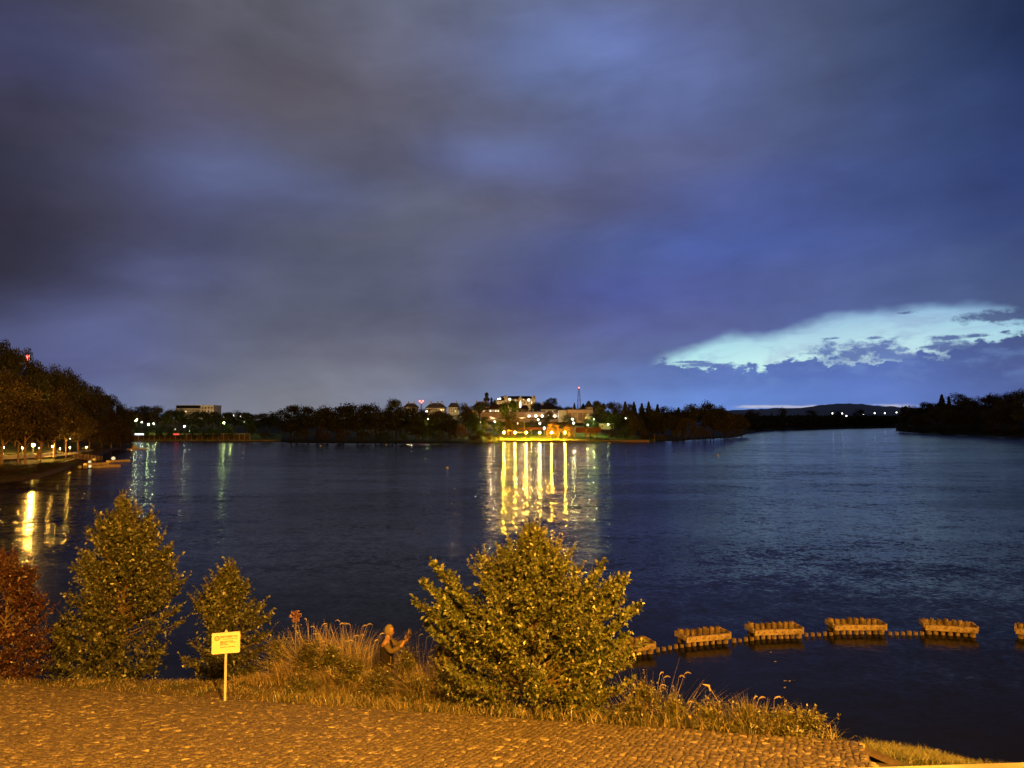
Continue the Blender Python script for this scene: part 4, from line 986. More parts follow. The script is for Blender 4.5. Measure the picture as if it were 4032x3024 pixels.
# promenade sodium lamps
PL = [(1984,1703),(2028,1703),(2072,1703),(2125,1704),(2172,1703),(2225,1703)]
Yl = town.Y0(2100)+7
for i, (px, py) in enumerate(PL):
    p = at(px, py, Yl); lamp('promenade_lamp', f'{ORD[i]} bright yellow promenade lamp from the left on the far waterfront', p, town.z(px, Yl), 0.30, M['e_sod'], 'lamp', 'yellow lamps along the far promenade')
WL = [(1949,1660,45,'white globe lamp left above the pale fence by the park','e_white',.3),(2038,1667,42,'small white globe lamp behind the second yellow lamp','e_white',.2),(2119,1653,55,'upper of two white globe lamps above the fourth yellow lamp','e_white',.33),(2126,1667,42,'lower of two white globe lamps above the fourth yellow lamp','e_white',.33),
      (2254,1651,55,'upper of two white globe lamps right of the last yellow lamp','e_white',.33),(2259,1666,40,'lower of two white globe lamps right of the last yellow lamp','e_white',.36),
      (2338,1651,60,'dim post lamp among the small lime bushes','e_far',.25),(2314,1673,40,'short bollard lamp above the red terrace wall','e_far',.25),(2397,1649,60,'tall curved white lamp over the lit pavilion','e_white',.26),
      (2464,1647,60,'single white lamp among trees right of the pavilion','e_far',.4),(2650,1665,40,'faint small lamp at the top of the big willow','e_far',.18),
      (1879,1690,20,'short white bollard lamp left of the pale fence','e_far',.25),(1892,1662,40,'dim yellow lamp among the lime trees','e_far',.2)]
for px, py, d, lb, em, r_ in WL:
    Yq = town.Y0(px)+d; p = at(px, py, Yq); lamp('park_lamp', lb, p, min(p.z-.8, town.z(px, Yq)), r_, M[em], 'lamp', 'white park lamps')
GL = [(585,1671,26,'greenish-white lamp on a tall pole over the left balustrade','e_green',.34),(882,1665,26,'greenish-white lamp on a tall pole right of the round shrubs','e_green',.36),
      (533,1657,40,'lowest glaring lamp of the cluster by the left wooded bank','e_green',.34),(540,1652,52,'upper glaring lamp of the cluster by the left wooded bank','e_white',.3),(558,1662,60,'small lamp right of the glaring cluster','e_white',.2),(605,1668,48,'pale lamp right of the tall left pole lamp','e_white',.22),
      (522,1672,45,'orange lamp at the edge of the left wooded bank','e_sodl',.12),(727,1679,50,'twin yellow lamp above the red sign','e_white',.28),(690,1690,40,'small white lamp left of the twin yellow lamp','e_white',.15),(744,1697,30,'low warm lamp right of the twin yellow lamp','e_white',.15),
      (920,1637,120,'white lamp high behind the tall right pole lamp','e_far',.5),(1151,1657,60,'round white lamp in the dark trees','e_far',.45),(1160,1638,110,'tiny white lamp above the round one in the dark trees','e_far',.25),(960,1662,60,'faint lamp in the trees right of the tall right pole lamp','e_far',.2),
      (1302,1636,100,'tiny lamp in the middle of the dark trees','e_far',.22),(1428,1665,70,'small lamp left of the lit gap in the dark trees','e_far',.3),(1454,1653,80,'green lit lamp in the gap of the dark trees','e_white',.3),
      (1621,1655,70,'yellow-green lamp left of the brightest tree lamp','e_white',.32),(1684,1650,44,'brightest greenish lamp among the lakeside trees','e_green',.42),(1680,1620,140,'white lamp high above the brightest tree lamp','e_far',.5),(1595,1667,60,'small green lit lamp behind the tall dark tree','e_white',.2)]
for px, py, d, lb, em, r_ in GL:
    Yq = town.Y0(px)+d; p = at(px, py, Yq); lamp('street_lamp', lb, p, min(p.z-.8, town.z(px, Yq)), r_, M[em], 'lamp', 'lamps on the far left shore')
FL = [(3278,1628,'leftmost bright lamp on the far dark shore'),(3316,1628,'second bright lamp on the far dark shore'),(3333,1638,'lower lamp beneath the second lamp on the far dark shore'),(3444,1627,'bright lamp in the middle right of the far dark shore'),(3484,1627,'twin-glow lamp left of the last far lamp'),(3530,1624,'last bright lamp beside the right headland'),(3242,1646,'faint low lamp left of the far lamps'),(3522,1653,'faint low lamp under the last far lamp'),(3400,1632,'tiny lamp between the two groups of far lamps')]
for i, (px, py, lb) in enumerate(FL):
    Yq = on(px, interp(px, far_l.shore)).y+260; p = at(px, py, Yq); lamp('far_lamp', lb, p, far_l.z(px, Yq), 1.5 if i < 6 else .7, M['e_fs'], 'lamp', 'lamps on the far shore')
# lamps beneath the trees on the left bank
SL = [(-260,1745,40,'off'),(14,1762,42,'shore lamp cut by the left edge under the trees'),(88,1764,48,'brightest shore lamp under the left trees'),(131,1752,40,'shore lamp between the two dark left trunks'),(155,1764,48,'shore lamp behind the leaning trunk'),(207,1757,48,'shore lamp right of the leaning trunk'),(236,1767,48,'low shore lamp over the lit path end'),(277,1727,70,'small white lamp high in the left trees'),(276,1762,36,'shore lamp above the footbridge'),(341,1760,36,'shore lamp behind the footbridge railing'),(352,1728,60,'faint high lamp right of the small white one')]
for i, (px, py, d, lb) in enumerate(SL):
    Yq = left.Y0(px)+d; p = at(px, py, Yq); hi = py < 1740
    if px < 0: lb = 'shore lamp beyond the left edge of the photo'
    lamp('shore_lamp', lb, p, min(p.z-1, left.z(px, Yq)), 0.10 if hi else (.32 if px == 131 else .14), M['e_far'] if hi else (M['e_sodl'] if px == 131 else M['e_sods']), 'lamp', 'lamps under the trees of the left bank')
# unseen crest lamps light the foreground; outer ones added to brighten far-shore trees
def crest_lamp(x, y, z, power, label):
    t = thing('unseen_crest_lamp', label, 'street lamp', (x, y, 8.2), 0, 'street lamps on the dam crest')
    mb = MB(); mb.tube([(0,0,-.4),(0,0,4),(0,0,z-8.2)], [.11,.09,.07], 10); mb.build('pole', M['metal'], t)
    mb = MB(); mb.tube([(0,0,z-8.2),(0,.5,z-8.05),(0,1.3,z-8.0)], .045, 8); mb.build('arm', M['metal'], t)
    mb = MB(); mb.box((0,1.5,z-7.97), (.30,.7,.12)); mb.build('housing', M['metal'], t)
    mb = MB(); mb.box((0,1.5,z-8.045), (.22,.5,.03)); mb.build('lens', emit('crest_lens', (1,.6,.15), 30), t)
    ld = bpy.data.lights.new('lamp_light', 'POINT'); ld.energy = power; ld.color = SOD; ld.shadow_soft_size = 0.18
    lo = bpy.data.objects.new('lamp_light', ld); C.objects.link(lo); lo.parent = t; lo.location = (0,1.5,z-8.3)
for i_, (x_, pw_) in enumerate(((-150,25000),(-115,25000),(-82,25000),(-52,40000),(-25,30000),(5.5,135000),(38,35000),(70,105000),(104,300000),(140,320000),(178,320000),(230,320000))):
    crest_lamp(x_, -8.5, 18.6, pw_*1.1, f'{ORD[i_]} unseen dam crest lamp from the left, behind the viewer')


# ------------------------------------------------------------------ far tree prototypes (unit height 1)
def crown_mesh(kind, seed, n=3200, sz=0.03):
    rn = np.random.default_rng(seed); P = []; D = None
    if kind == 'willow':
        n1 = int(n*.35); th = rn.uniform(0, 2*PI, n1); u = rn.random(n1)
        r_ = .36*np.sqrt(u); P.append(np.stack([r_*np.cos(th), r_*np.sin(th), .72+.26*np.sqrt(np.clip(1-(r_/.38)**2, 0, 1))+rn.normal(0,.02,n1)], 1))
        for s_ in range(120):
            th = rn.uniform(0, 2*PI); r0 = .40*math.sqrt(rn.uniform(.3,1)); zt = .72+.24*math.sqrt(max(0, 1-(r0/.42)**2)); zb = rn.uniform(.05,.4); k_ = int(n*.65/120)
            z = rn.uniform(zb, zt, k_); rr = r0+(zt-z)*.10; P.append(np.stack([rr*math.cos(th)+rn.normal(0,.010,k_), rr*math.sin(th)+rn.normal(0,.010,k_), z], 1))
        P = np.concatenate(P); D = np.tile([0,0,-1.0], (len(P),1))+rn.normal(0,.25,(len(P),3))
    elif kind == 'conifer':
        z = rn.uniform(.08, 1, n); r_ = .24*(1-z)**.85*(0.75+.25*np.abs(np.sin(z*34)))*np.sqrt(rn.uniform(.35,1,n)); th = rn.uniform(0,2*PI,n); P = np.stack([r_*np.cos(th), r_*np.sin(th), z-.1*r_], 1)
    elif kind == 'poplar':
        z = rn.uniform(.06, 1, n); r_ = .13*np.sin(np.clip(z,0,1)*PI*.93+.15)**.6*(.8+.3*np.sin(z*23+seed))*np.sqrt(rn.uniform(.3,1,n)); th = rn.uniform(0,2*PI,n); P = np.stack([r_*np.cos(th), r_*np.sin(th), z], 1)
    else:
        W = {'round':.36,'oval':.28,'wide':.48,'bush':.55,'ball':.5,'loose':.36}[kind]; nl = {'round':22,'oval':20,'wide':26,'bush':22,'ball':16,'loose':22}[kind]
        z0 = {'round':.22,'oval':.15,'wide':.25,'bush':.02,'ball':.05,'loose':.3}[kind]; cz = (1+z0)/2; hz = (1-z0)/2
        for i in range(nl):
            while True:
                q = rn.uniform(-1,1,3)
                if .25 < np.linalg.norm(q) < 1: break
            q = q/np.linalg.norm(q)*np.linalg.norm(q)**.5*.72; lr = rn.uniform(.2,.36)*(W+.3)/.62*(.8 if kind == 'loose' else 1); c_ = np.array([q[0]*W, q[1]*W, cz+q[2]*hz])
            if kind == 'ball': lr *= .9
            k_ = n//nl; v = rn.normal(size=(k_,3)); v /= np.linalg.norm(v,axis=1)[:,None]; rad = lr*.46*rn.uniform(.2,1.12,k_)**.6
            P.append(c_+v*rad[:,None]*np.array([1,1,.8]))
        P = np.concatenate(P); P[:,2] = np.clip(P[:,2], 0.01, 1.02)
    WN = {'round':.86,'oval':.70,'wide':1.1,'bush':1.2,'willow':.92,'conifer':.46,'poplar':.28,'loose':.8,'ball':1.1}[kind]
    P[:,2] *= 1.0/np.percentile(P[:,2], 99.3); k_ = (WN/2)/np.percentile(np.hypot(P[:,0], P[:,1]), 97); P[:,0] *= k_; P[:,1] *= k_
    n = len(P)
    if D is None: D = rn.normal(size=(n,3)); D[:,2] -= .3
    D = D/(np.linalg.norm(D,axis=1)[:,None]+1e-9); L = sz*rn.uniform(.7,1.5,n)*(1.4 if kind == 'willow' else 1)
    V, F = leaves_mesh(P, D, L, L*(.35 if kind == 'willow' else .75), rn)
    return V, F
def trunk_mb(kind, seed):
    rg = random.Random(seed); mb = MB(); top = {'conifer':.97,'poplar':.9,'bush':.4,'ball':.4,'willow':.75}.get(kind, .72); r0 = .011 if kind in ('bush','ball','poplar','conifer') else .018
    bx, by = rg.uniform(-.02,.02), rg.uniform(-.02,.02)
    mb.tube([(0,0,-.03),(bx,by,top*.35),(bx*1.5,by*1.2,top*.7),(bx,by,top)], [r0*1.25,r0,r0*.7,r0*.25], 7)
    if kind not in ('conifer',):
        for i in range(7):
            a = rg.uniform(0,2*PI); z = top*rg.uniform(.35,.8); L = rg.uniform(.14,.3)*(.5 if kind == 'poplar' else 1)
            mb.tube([(bx,by,z),(bx+math.cos(a)*L*.5,by+math.sin(a)*L*.5,z+L*.45),(bx+math.cos(a)*L,by+math.sin(a)*L,z+L*.8)], [r0*.5,r0*.35,r0*.12], 5)
    return mb
PROTO = {}
def proto(kind, lm, var, bark='bark', fine=False):
    key = (kind, lm, var, bark, fine)
    if key not in PROTO:
        seed = abs(hash(kind)) % 1 + sum(map(ord, kind+lm))*7+var*131
        V, F = crown_mesh(kind, seed, 11000 if fine else 3600, .026 if fine else .034)
        me = np_mesh('crown', V, F, LM[lm]); d1 = me.data; bpy.data.objects.remove(me)
        to = trunk_mb(kind, seed).build('trunk', M[bark]); d2 = to.data; bpy.data.objects.remove(to)
        PROTO[key] = (d1, d2)
    return PROTO[key]
def tree(label, p, h, kind='round', lm='dark', wx=1.0, var=None, rg=random, group=None, cat='tree', name='tree', bark='bark', fine=False):
    var = rg.randrange(4) if var is None else var
    d1, d2 = proto(kind, lm, var, bark, fine)
    t = thing(name, label, cat, tuple(p), rg.uniform(0, 2*PI), group); t.scale = (h*wx, h*wx, h)
    link('crown', d1, t); link('trunk', d2, t); return t
KN = {'round':'round-crowned','oval':'oval-crowned','wide':'broad spreading','bush':'bushy','willow':'weeping','conifer':'pointed','poplar':'slender upright','loose':'loose airy'}
CN = {'dark':'dark','brown':'brownish','green':'green','orange':'orange-lit','olive':'olive'}
WK = {5:1.25, 7:1.45, 9:1.15, 11:1.35, 12:1.25, 13:1.2, 14:1.3, 15:1.3, 16:1.4}
def row(land, items, where, group, seed, name='tree', fine=False, bark='bark'):
    """items: (px, base offset d from shore, top py, kind, leaf, widthpx or None)"""
    rg = random.Random(seed); items = sorted(items, key=lambda a: a[0]); cnt = {}
    for (px, d, ty, kind, lm, wpx) in items: cnt[(kind, lm)] = cnt.get((kind, lm), 0)+1
    seen = {}
    for (px, d, ty, kind, lm, wpx) in items:
        k_ = (kind, lm); i = seen.get(k_, 0); seen[k_] = i+1
        Yq = land.Y0(px)+d; b = land.pt(px, Yq); h = max(1.5, at(px, ty, Yq).z-b.z)
        wn = {'round':.86,'oval':.70,'wide':1.1,'bush':1.2,'willow':.92,'conifer':.46,'poplar':.28,'loose':.8,'ball':1.1}[kind]
        wx = 1.0 if wpx is None else (wpx*WK.get(seed, 1.0)/FPX*Yq)/(h*wn)
        desc = f'{CN[lm]} {KN[kind]} tree' if kind != 'bush' else f'{CN[lm]} bush'
        lb = (f'{ORD[i]} {desc} from left {where}' if cnt[k_] > 1 else f'only {desc} {where}')
        tree(lb, b-Vector((0,0,.15)), h, kind, lm, wx, None, rg, group, 'bush' if kind == 'bush' else 'tree', 'bush' if kind == 'bush' else 'tree', bark, fine)
# left bank: silhouette row on the slope behind, lit row in front
sil = [(-60,1335),(10,1345),(75,1372),(150,1425),(215,1440),(258,1453),(300,1480),(345,1515),(378,1518),(415,1550),(455,1575),(488,1605)]
row(left, [(px, interp(px,[(-60,95),(300,70),(500,35)]), y+6, 'round' if i % 3 else 'oval', 'dark', 105 if px < 300 else 80) for i, (px, y) in enumerate(sil)],
    'on the left bank skyline', 'trees on the left bank skyline', 1, fine=True)
row(left, [(-20,62,1455,'wide','brown',190),(60,60,1490,'round','brown',170),(130,62,1480,'round','dark',150),(190,58,1520,'round','brown',150),(255,56,1540,'oval','dark',130),(310,50,1560,'round','brown',130),(365,46,1590,'round','dark',110),(415,40,1610,'oval','brown',100),(455,30,1640,'round','dark',90)],
    'halfway up the left bank', 'trees in the middle of the left bank', 2, fine=True)
row(left, [(8,16,1560,'loose','brown',210),(75,22,1570,'wide','brown',180),(105,14,1590,'loose','brown',190),(165,22,1580,'wide','brown',170),(215,26,1600,'loose','brown',150),(262,24,1620,'wide','brown',140),(310,20,1630,'loose','brown',130),(352,14,1650,'wide','brown',120),(400,9,1650,'bush','brown',100),(440,7,1665,'oval','brown',80),(475,5,1670,'bush','brown',80),(505,3,1690,'bush','brown',50)],
    'beside the left bank lamps', 'lamp-lit trees at the front of the left bank', 3, fine=True, bark='bark_pale')
row(left, [(-60,5,1800,'bush','dark',120),(20,3,1835,'bush','brown',110),(90,2,1850,'bush','dark',110),(160,2,1850,'bush','brown',90),(215,3,1822,'bush','brown',100),(258,3,1820,'bush','dark',80),(-30,9,1815,'bush','brown',120),(55,8,1826,'bush','dark',100),(130,7,1832,'bush','brown',90),(185,6,1828,'bush','dark',80),(285,3,1806,'bush','brown',50),(330,4,1775,'bush','dark',60),(380,4,1752,'bush','brown',50)],
    'below the lit left path', 'bushes on the left waterline', 4)
# leaning pale trunk
b = left.pd(152, 30); t = thing('leaning_tree_trunk', 'curved pale tree trunk leaning under the left trees', 'tree', tuple(b)); mb = MB(); mb.smooth = True
mb.tube([(-.6,0,-.2),(.1,0,1.2),(.65,0,3),(.7,0,5),(.2,0,7.2)], [.38,.33,.28,.24,.18], 9); mb.build('trunk', M['bark_pale'], t)
# town shore rows
row(town, [(440,40,1630,'round','dark',80),(500,60,1612,'round','brown',90),(545,75,1600,'round','brown',90),(590,80,1598,'wide','dark',90),(640,70,1606,'round','brown',80),(690,60,1612,'round','dark',80),(740,66,1622,'wide','dark',90),(790,60,1618,'round','dark',80),(835,52,1620,'loose','dark',70),(880,60,1626,'oval','dark',60),(925,58,1618,'round','dark',66),(975,50,1625,'round','dark',60),(1015,46,1632,'wide','dark',80),(1060,44,1622,'round','dark',80),(1110,46,1612,'round','dark',80)],
    'behind the round shrubs', 'trees behind the left balustrade', 5)
row(town, [(560,20,1668,'bush','green',60),(625,24,1672,'bush','green',60),(680,22,1680,'bush','dark',50),(760,24,1676,'bush','green',60),(840,22,1682,'bush','green',50),(900,22,1672,'bush','green',70),(990,16,1668,'oval','green',40),(1050,10,1700,'bush','dark',60)],
    'just above the pale balustrade', 'bushes above the left balustrade', 6)
row(town, [(1145,14,1640,'round','dark',90),(1168,36,1597,'oval','dark',70),(1212,34,1602,'oval','dark',60),(1250,12,1612,'round','dark',90),(1290,30,1600,'round','dark',70),(1335,14,1620,'round','dark',90),(1352,40,1590,'round','dark',100),(1408,16,1610,'round','dark',80),(1432,44,1594,'oval','dark',50),(1480,30,1592,'round','dark',80),(1500,10,1622,'wide','dark',120),(1548,42,1574,'oval','dark',52),(1560,16,1600,'round','dark',90),(1600,26,1606,'round','dark',70),(1650,24,1602,'round','dark',60),(1640,8,1650,'oval','dark',60),(1705,18,1625,'round','dark',70),(1742,22,1618,'oval','dark',60),(1770,14,1650,'round','dark',60)],
    'in the dark lakeside wood', 'trees of the dark lakeside wood', 7)
row(town, [(1190,5,1690,'bush','dark',70),(1270,5,1682,'bush','brown',60),(1345,5,1690,'bush','brown',70),(1430,5,1695,'bush','dark',70),(1510,5,1700,'bush','green',70),(1590,6,1680,'bush','green',40),(1668,8,1675,'bush','green',60),(1712,10,1672,'bush','green',50),(1735,4,1700,'bush','dark',50),(1780,4,1690,'bush','brown',40),(1815,5,1668,'bush','orange',42),(1870,5,1700,'bush','brown',70),(1925,6,1705,'bush','orange',60)],
    'on the waterline before yellow lamps', 'waterline bushes left of the yellow lamps', 8)
row(town, [(1835,26,1588,'round','brown',70),(1862,14,1630,'oval','green',50),(1890,18,1650,'bush','green',50),(1908,30,1640,'oval','dark',30),(1916,215,1546,'poplar','dark',20),(1935,210,1566,'poplar','dark',12),(1948,200,1575,'conifer','dark',36),(1888,120,1580,'loose','dark',36),(1960,30,1650,'bush','green',40),(2009,30,1578,'loose','green',74),(2020,28,1640,'oval','brown',60),(2066,40,1660,'bush','green',40),(2090,44,1650,'bush','brown',40),(2112,150,1584,'round','dark',46),(2075,140,1602,'bush','dark',40),(2135,60,1640,'bush','brown',60),(2160,80,1620,'loose','dark',40),(2166,160,1567,'loose','dark',50),(2205,150,1596,'bush','dark',40),(2235,56,1634,'round','dark',56),(2215,40,1660,'bush','brown',50),(2262,180,1586,'conifer','dark',18),(2297,175,1590,'conifer','dark',36),(2186,170,1596,'round','dark',50),(2225,175,1604,'wide','dark',60),(2270,165,1602,'bush','dark',60),(2345,160,1590,'round','dark',50),(2040,150,1606,'bush','dark',50),(2130,165,1594,'round','dark',50),(1850,160,1598,'round','dark',50),(1905,160,1604,'bush','dark',50),(2240,170,1600,'bush','dark',40),(2303,44,1655,'oval','green',14),(2332,42,1650,'oval','green',24),(2350,42,1658,'bush','green',20),(2352,70,1580,'oval','dark',50),(2325,80,1632,'round','dark',40)],
    'in the lit park', 'trees of the lit park', 9)
row(town, [(2176,13,1662,'willow','orange',54),(2240,12,1670,'willow','orange',50),(2325,10,1683,'willow','orange',46),(2696,12,1645,'willow','olive',96),(2010,22,1690,'willow','orange',44)],
    'by the far promenade', 'weeping willows on the far shore', 10)
row(town, [(2378,60,1590,'oval','dark',44),(2408,66,1585,'oval','dark',42),(2440,60,1588,'oval','brown',46),(2462,72,1583,'conifer','dark',36),(2478,64,1592,'oval','dark',40),(2497,90,1584,'conifer','dark',36),(2528,84,1590,'conifer','dark',36),(2545,70,1598,'round','dark',50),(2555,84,1584,'conifer','dark',36),(2590,80,1594,'conifer','dark',36),(2575,50,1606,'round','dark',50),(2615,70,1602,'oval','dark',44),(2645,66,1608,'round','dark',50),(2672,80,1606,'conifer','dark',36),(2690,60,1614,'round','dark',50),(2735,48,1592,'wide','dark',80),(2775,44,1582,'round','dark',66),(2810,36,1598,'round','dark',70),(2850,30,1600,'round','dark',60),(2420,40,1625,'round','green',60),(2500,34,1640,'round','dark',60),(2600,34,1640,'wide','dark',80),(2655,28,1640,'round','dark',50)],
    'in the wood beyond the pavilion', 'trees of the wood on the right of the town', 11)
row(town, [(2494,18,1640,'oval','olive',34),(2466,10,1675,'bush','green',34),(2537,10,1674,'conifer','olive',30),(2400,14,1686,'bush','olive',36),(2440,12,1690,'bush','green',30),(2600,5,1712,'bush','olive',60),(2560,5,1714,'bush','dark',50),(2798,8,1620,'oval','olive',62),(2838,8,1652,'round','olive',56),(2868,6,1632,'round','olive',60),(2918,4,1632,'oval','olive',52),(2885,3,1682,'bush','olive',70),(2770,6,1680,'bush','olive',60),(2945,2,1695,'bush','olive',24)],
    'along the wooded point waterline', 'waterline trees on the wooded point', 12)
# far shore: tree belt reads as one mass + single standing trees
rn = np.random.default_rng(77); P = []
for i in range(520):
    px = rn.uniform(2880, 3600); d = rn.uniform(2, 330)**1.0; Y = far_l.Y0(px)+d; b = far_l.pt(px, Y)
    hh = max(6, at(px, rn.uniform(1630, 1644), Y).z-b.z)*(rn.uniform(.8,1.0)); w_ = hh*.42+4
    v = rn.normal(size=(90,3)); v /= np.linalg.norm(v,axis=1)[:,None]; P.append(np.array([b.x,b.y,b.z+hh*.52])+v*rn.uniform(.6,1,90)[:,None]*np.array([w_,w_,hh*.5]))
P = np.concatenate(P); D = rn.normal(size=P.shape); D /= np.linalg.norm(D,axis=1)[:,None]; L = rn.uniform(1.5,3.6,len(P)); V, F = leaves_mesh(P, D, L, L*.8, rn)
tag(np_mesh('far_wood', V, F, LM['dark']), 'continuous dark wood along the far shore', 'wood', None, 'stuff')
row(far_l, [(2955,40,1616,'wide','dark',40),(2985,60,1622,'round','dark',26),(3083,80,1606,'round','dark',28),(3195,120,1614,'wide','dark',40),(3300,160,1618,'round','dark',26),(3385,160,1612,'wide','dark',40),(3040,60,1624,'conifer','dark',12)],
    'above the far wood', 'trees above the far wood', 13)
# right headland
row(right, [(3558,30,1602,'oval','dark',26),(3572,40,1598,'loose','dark',26),(3590,50,1606,'oval','dark',24),(3642,60,1585,'oval','dark',40),(3612,56,1600,'round','dark',50),(3665,70,1588,'oval','dark',40),(3712,80,1555,'conifer','dark',40),(3740,86,1562,'conifer','dark',26),(3690,60,1585,'round','dark',60),(3775,90,1550,'round','dark',70),(3812,80,1566,'round','dark',60),(3835,70,1578,'oval','dark',40),(3872,90,1560,'wide','brown',80),(3920,100,1552,'round','brown',80),(3965,96,1548,'wide','dark',80),(4010,100,1540,'round','brown',80),(4060,100,1530,'wide','dark',90),(4130,100,1525,'round','dark',90)],
    'on the right headland skyline', 'skyline trees of the right headland', 14)
row(right, [(3545,4,1640,'bush','dark',40),(3580,6,1628,'round','dark',60),(3630,8,1625,'round','dark',70),(3690,10,1615,'wide','dark',80),(3750,12,1610,'round','dark',80),(3810,12,1620,'wide','brown',80),(3870,14,1612,'round','dark',80),(3930,14,1605,'wide','dark',90),(3990,14,1600,'round','brown',90),(4050,12,1600,'wide','dark',90),(4120,12,1600,'round','dark',90),(3600,40,1612,'wide','dark',60),(3720,44,1590,'wide','dark',80),(3850,46,1590,'wide','dark',90),(3960,50,1580,'wide','dark',90)],
    'low on the right headland', 'lower trees of the right headland', 15)
row(right, [(3556,1,1672,'bush','dark',40),(3620,2,1670,'bush','dark',90),(3700,2,1672,'bush','dark',90),(3780,2,1674,'bush','dark',90),(3860,2,1676,'bush','dark',90),(3940,2,1680,'bush','dark',90),(4020,2,1682,'bush','dark',90),(4100,2,1684,'bush','dark',90)],
    'at the right headland waterline', 'bushes on the waterline of the right headland', 16)
# round shrubs in front of the balustrade
rg = random.Random(21)
for i, (px, w_, ty) in enumerate([(512,30,1697),(576,26,1700),(624,30,1698),(669,26,1702),(716,28,1694),(768,30,1694),(817,42,1687),(859,26,1693),(913,28,1698)]):
    Yq = town.Y0(px)+4; b = town.pt(px, Yq); h = at(px, ty, Yq).z-b.z
    tree(f'{ORD[i]} round clipped shrub from the left along the pale balustrade', b, h, 'ball', 'green' if i not in (1,) else 'dark', (w_/FPX*Yq)/(h*1.05), None, rg, 'round clipped shrubs on the far left shore', 'shrub', 'round_shrub')

# ------------------------------------------------------------------ built things on the far shore
def quad_frame(px0, px1, Y): return xat(px0, Y), xat(px1, Y)
# pale balustrade (rail on posts) along the far left shore
Yb = town.Y0(700)+7; x0, x1 = xat(525, Yb), xat(985, Yb); ztop_ = at(700, 1707, Yb).z; zg = 0.9
bal = thing('balustrade', 'long pale railing on posts behind the round shrubs', 'railing', ((x0+x1)/2, Yb, zg))
mb = MB(); mb.box((0,0,ztop_-zg-.12), (x1-x0,.5,.28)); mb.build('rail', M['plaster_w'], bal)
mb = MB(); mb.box((0,.2,(ztop_-zg)*.38), (x1-x0,.12,(ztop_-zg)*.76)); mb.build('panel', M['mesh_panel'], bal)
nb = 22
for i in range(nb+1):
    mb = MB(); mb.box(((x1-x0)*(i/nb-.5),-.15,(ztop_-zg-.27)/2), (.22,.22,ztop_-zg-.27)); mb.build('post', M['plaster_w'], bal)
for (px0, px1, em, lb) in ((531,566,'e_wsign','long white lit panel on the left end of the pale railing'), (682,706,'e_redsign','red lit panel on the pale railing')):
    a, b = xat(px0, Yb-.7), xat(px1, Yb-.7); t = thing('lit_sign', lb, 'sign', ((a+b)/2, Yb-.7, ztop_-.8), 0, 'lit panels on the far left railing')
    mb = MB(); mb.box((0,0,.4), (b-a,.08,.7)); mb.build('face', M[em], t); mb = MB(); mb.box((0,.1,.4), (b-a+.16,.1,.86)); mb.build('frame', M['metal'], t)
# embankment wall
mb = MB(); a = on(520,1738); b = on(1100,1738); Yk = town.Y0(800)+.6
mb.box(((xat(470,Yk)+xat(1105,Yk))/2, Yk, .35), (xat(1105,Yk)-xat(470,Yk), .5, 1.3)); tag(mb.build('shore_wall', M['concrete']), 'low dark embankment wall under the pale railing', 'wall')
# promenade: paving, wall with rails
Yw = town.Y0(2150)+0.6; xa, xb = xat(1962, Yw), xat(2322, Yw)
mb = MB(); mb.box(((xa+xb)/2, Yw+5.2, .55), (xb-xa, 10, 1.0)); tag(mb.build('promenade', M['paving']), 'paved waterfront promenade under the yellow lamps', None, None, 'structure')
t = thing('quay_wall', 'low quay wall with a dark band under the yellow lamps', 'wall', ((xa+xb)/2, Yw, 0))
mb = MB(); mb.box((0,0,.35), (xb-xa,.5,1.5)); mb.build('wall', M['concrete'], t); mb = MB(); mb.box((0,-.27,.62), (xb-xa,.06,.22)); mb.build('fender', M['roof_r'], t)
Yr = town.Y0(2450)+0.6; xc, xd = xat(2322, Yr), xat(2557, Yr)
t = thing('concrete_quay', 'long orange-lit concrete wall at the water right of the willows', 'wall', ((xc+xd)/2, Yr, 0)); mb = MB(); mb.box((0,.4,.3), (xd-xc,1.0,1.5)); mb.build('wall', M['tan'], t); mb = MB(); mb.box((0,.4,1.1), (xd-xc+.3,1.2,.12)); mb.build('coping', M['concrete'], t)
mb = MB(); mb.tube([(0,0,-1),(0,0,at(2577,1711,Yr).z)], .11, 8); tag(mb.build('marker_post', M['wood_pale'], None, (xat(2577,Yr-3),Yr-3,0)), 'lone pale marker post in the water right of the quay', 'post')
mb = MB(); mb.box((0,0,.3), (2.6,1.6,.6)); mb.box((0,0,.64), (2.2,1.2,.08)); tag(mb.build('floating_box', M['flt'], None, tuple(on(2640,1732))), 'pale floating box moored near the big willow', 'float')
mb = MB(); mb.lathe((0,0,0), [(.3,-.2),(.75,.1),(.7,.5),(.2,.8)], 10); tag(mb.build('white_buoy', M['metal_w'], None, tuple(on(2399,1748))), 'white buoy off the concrete quay', 'buoy')
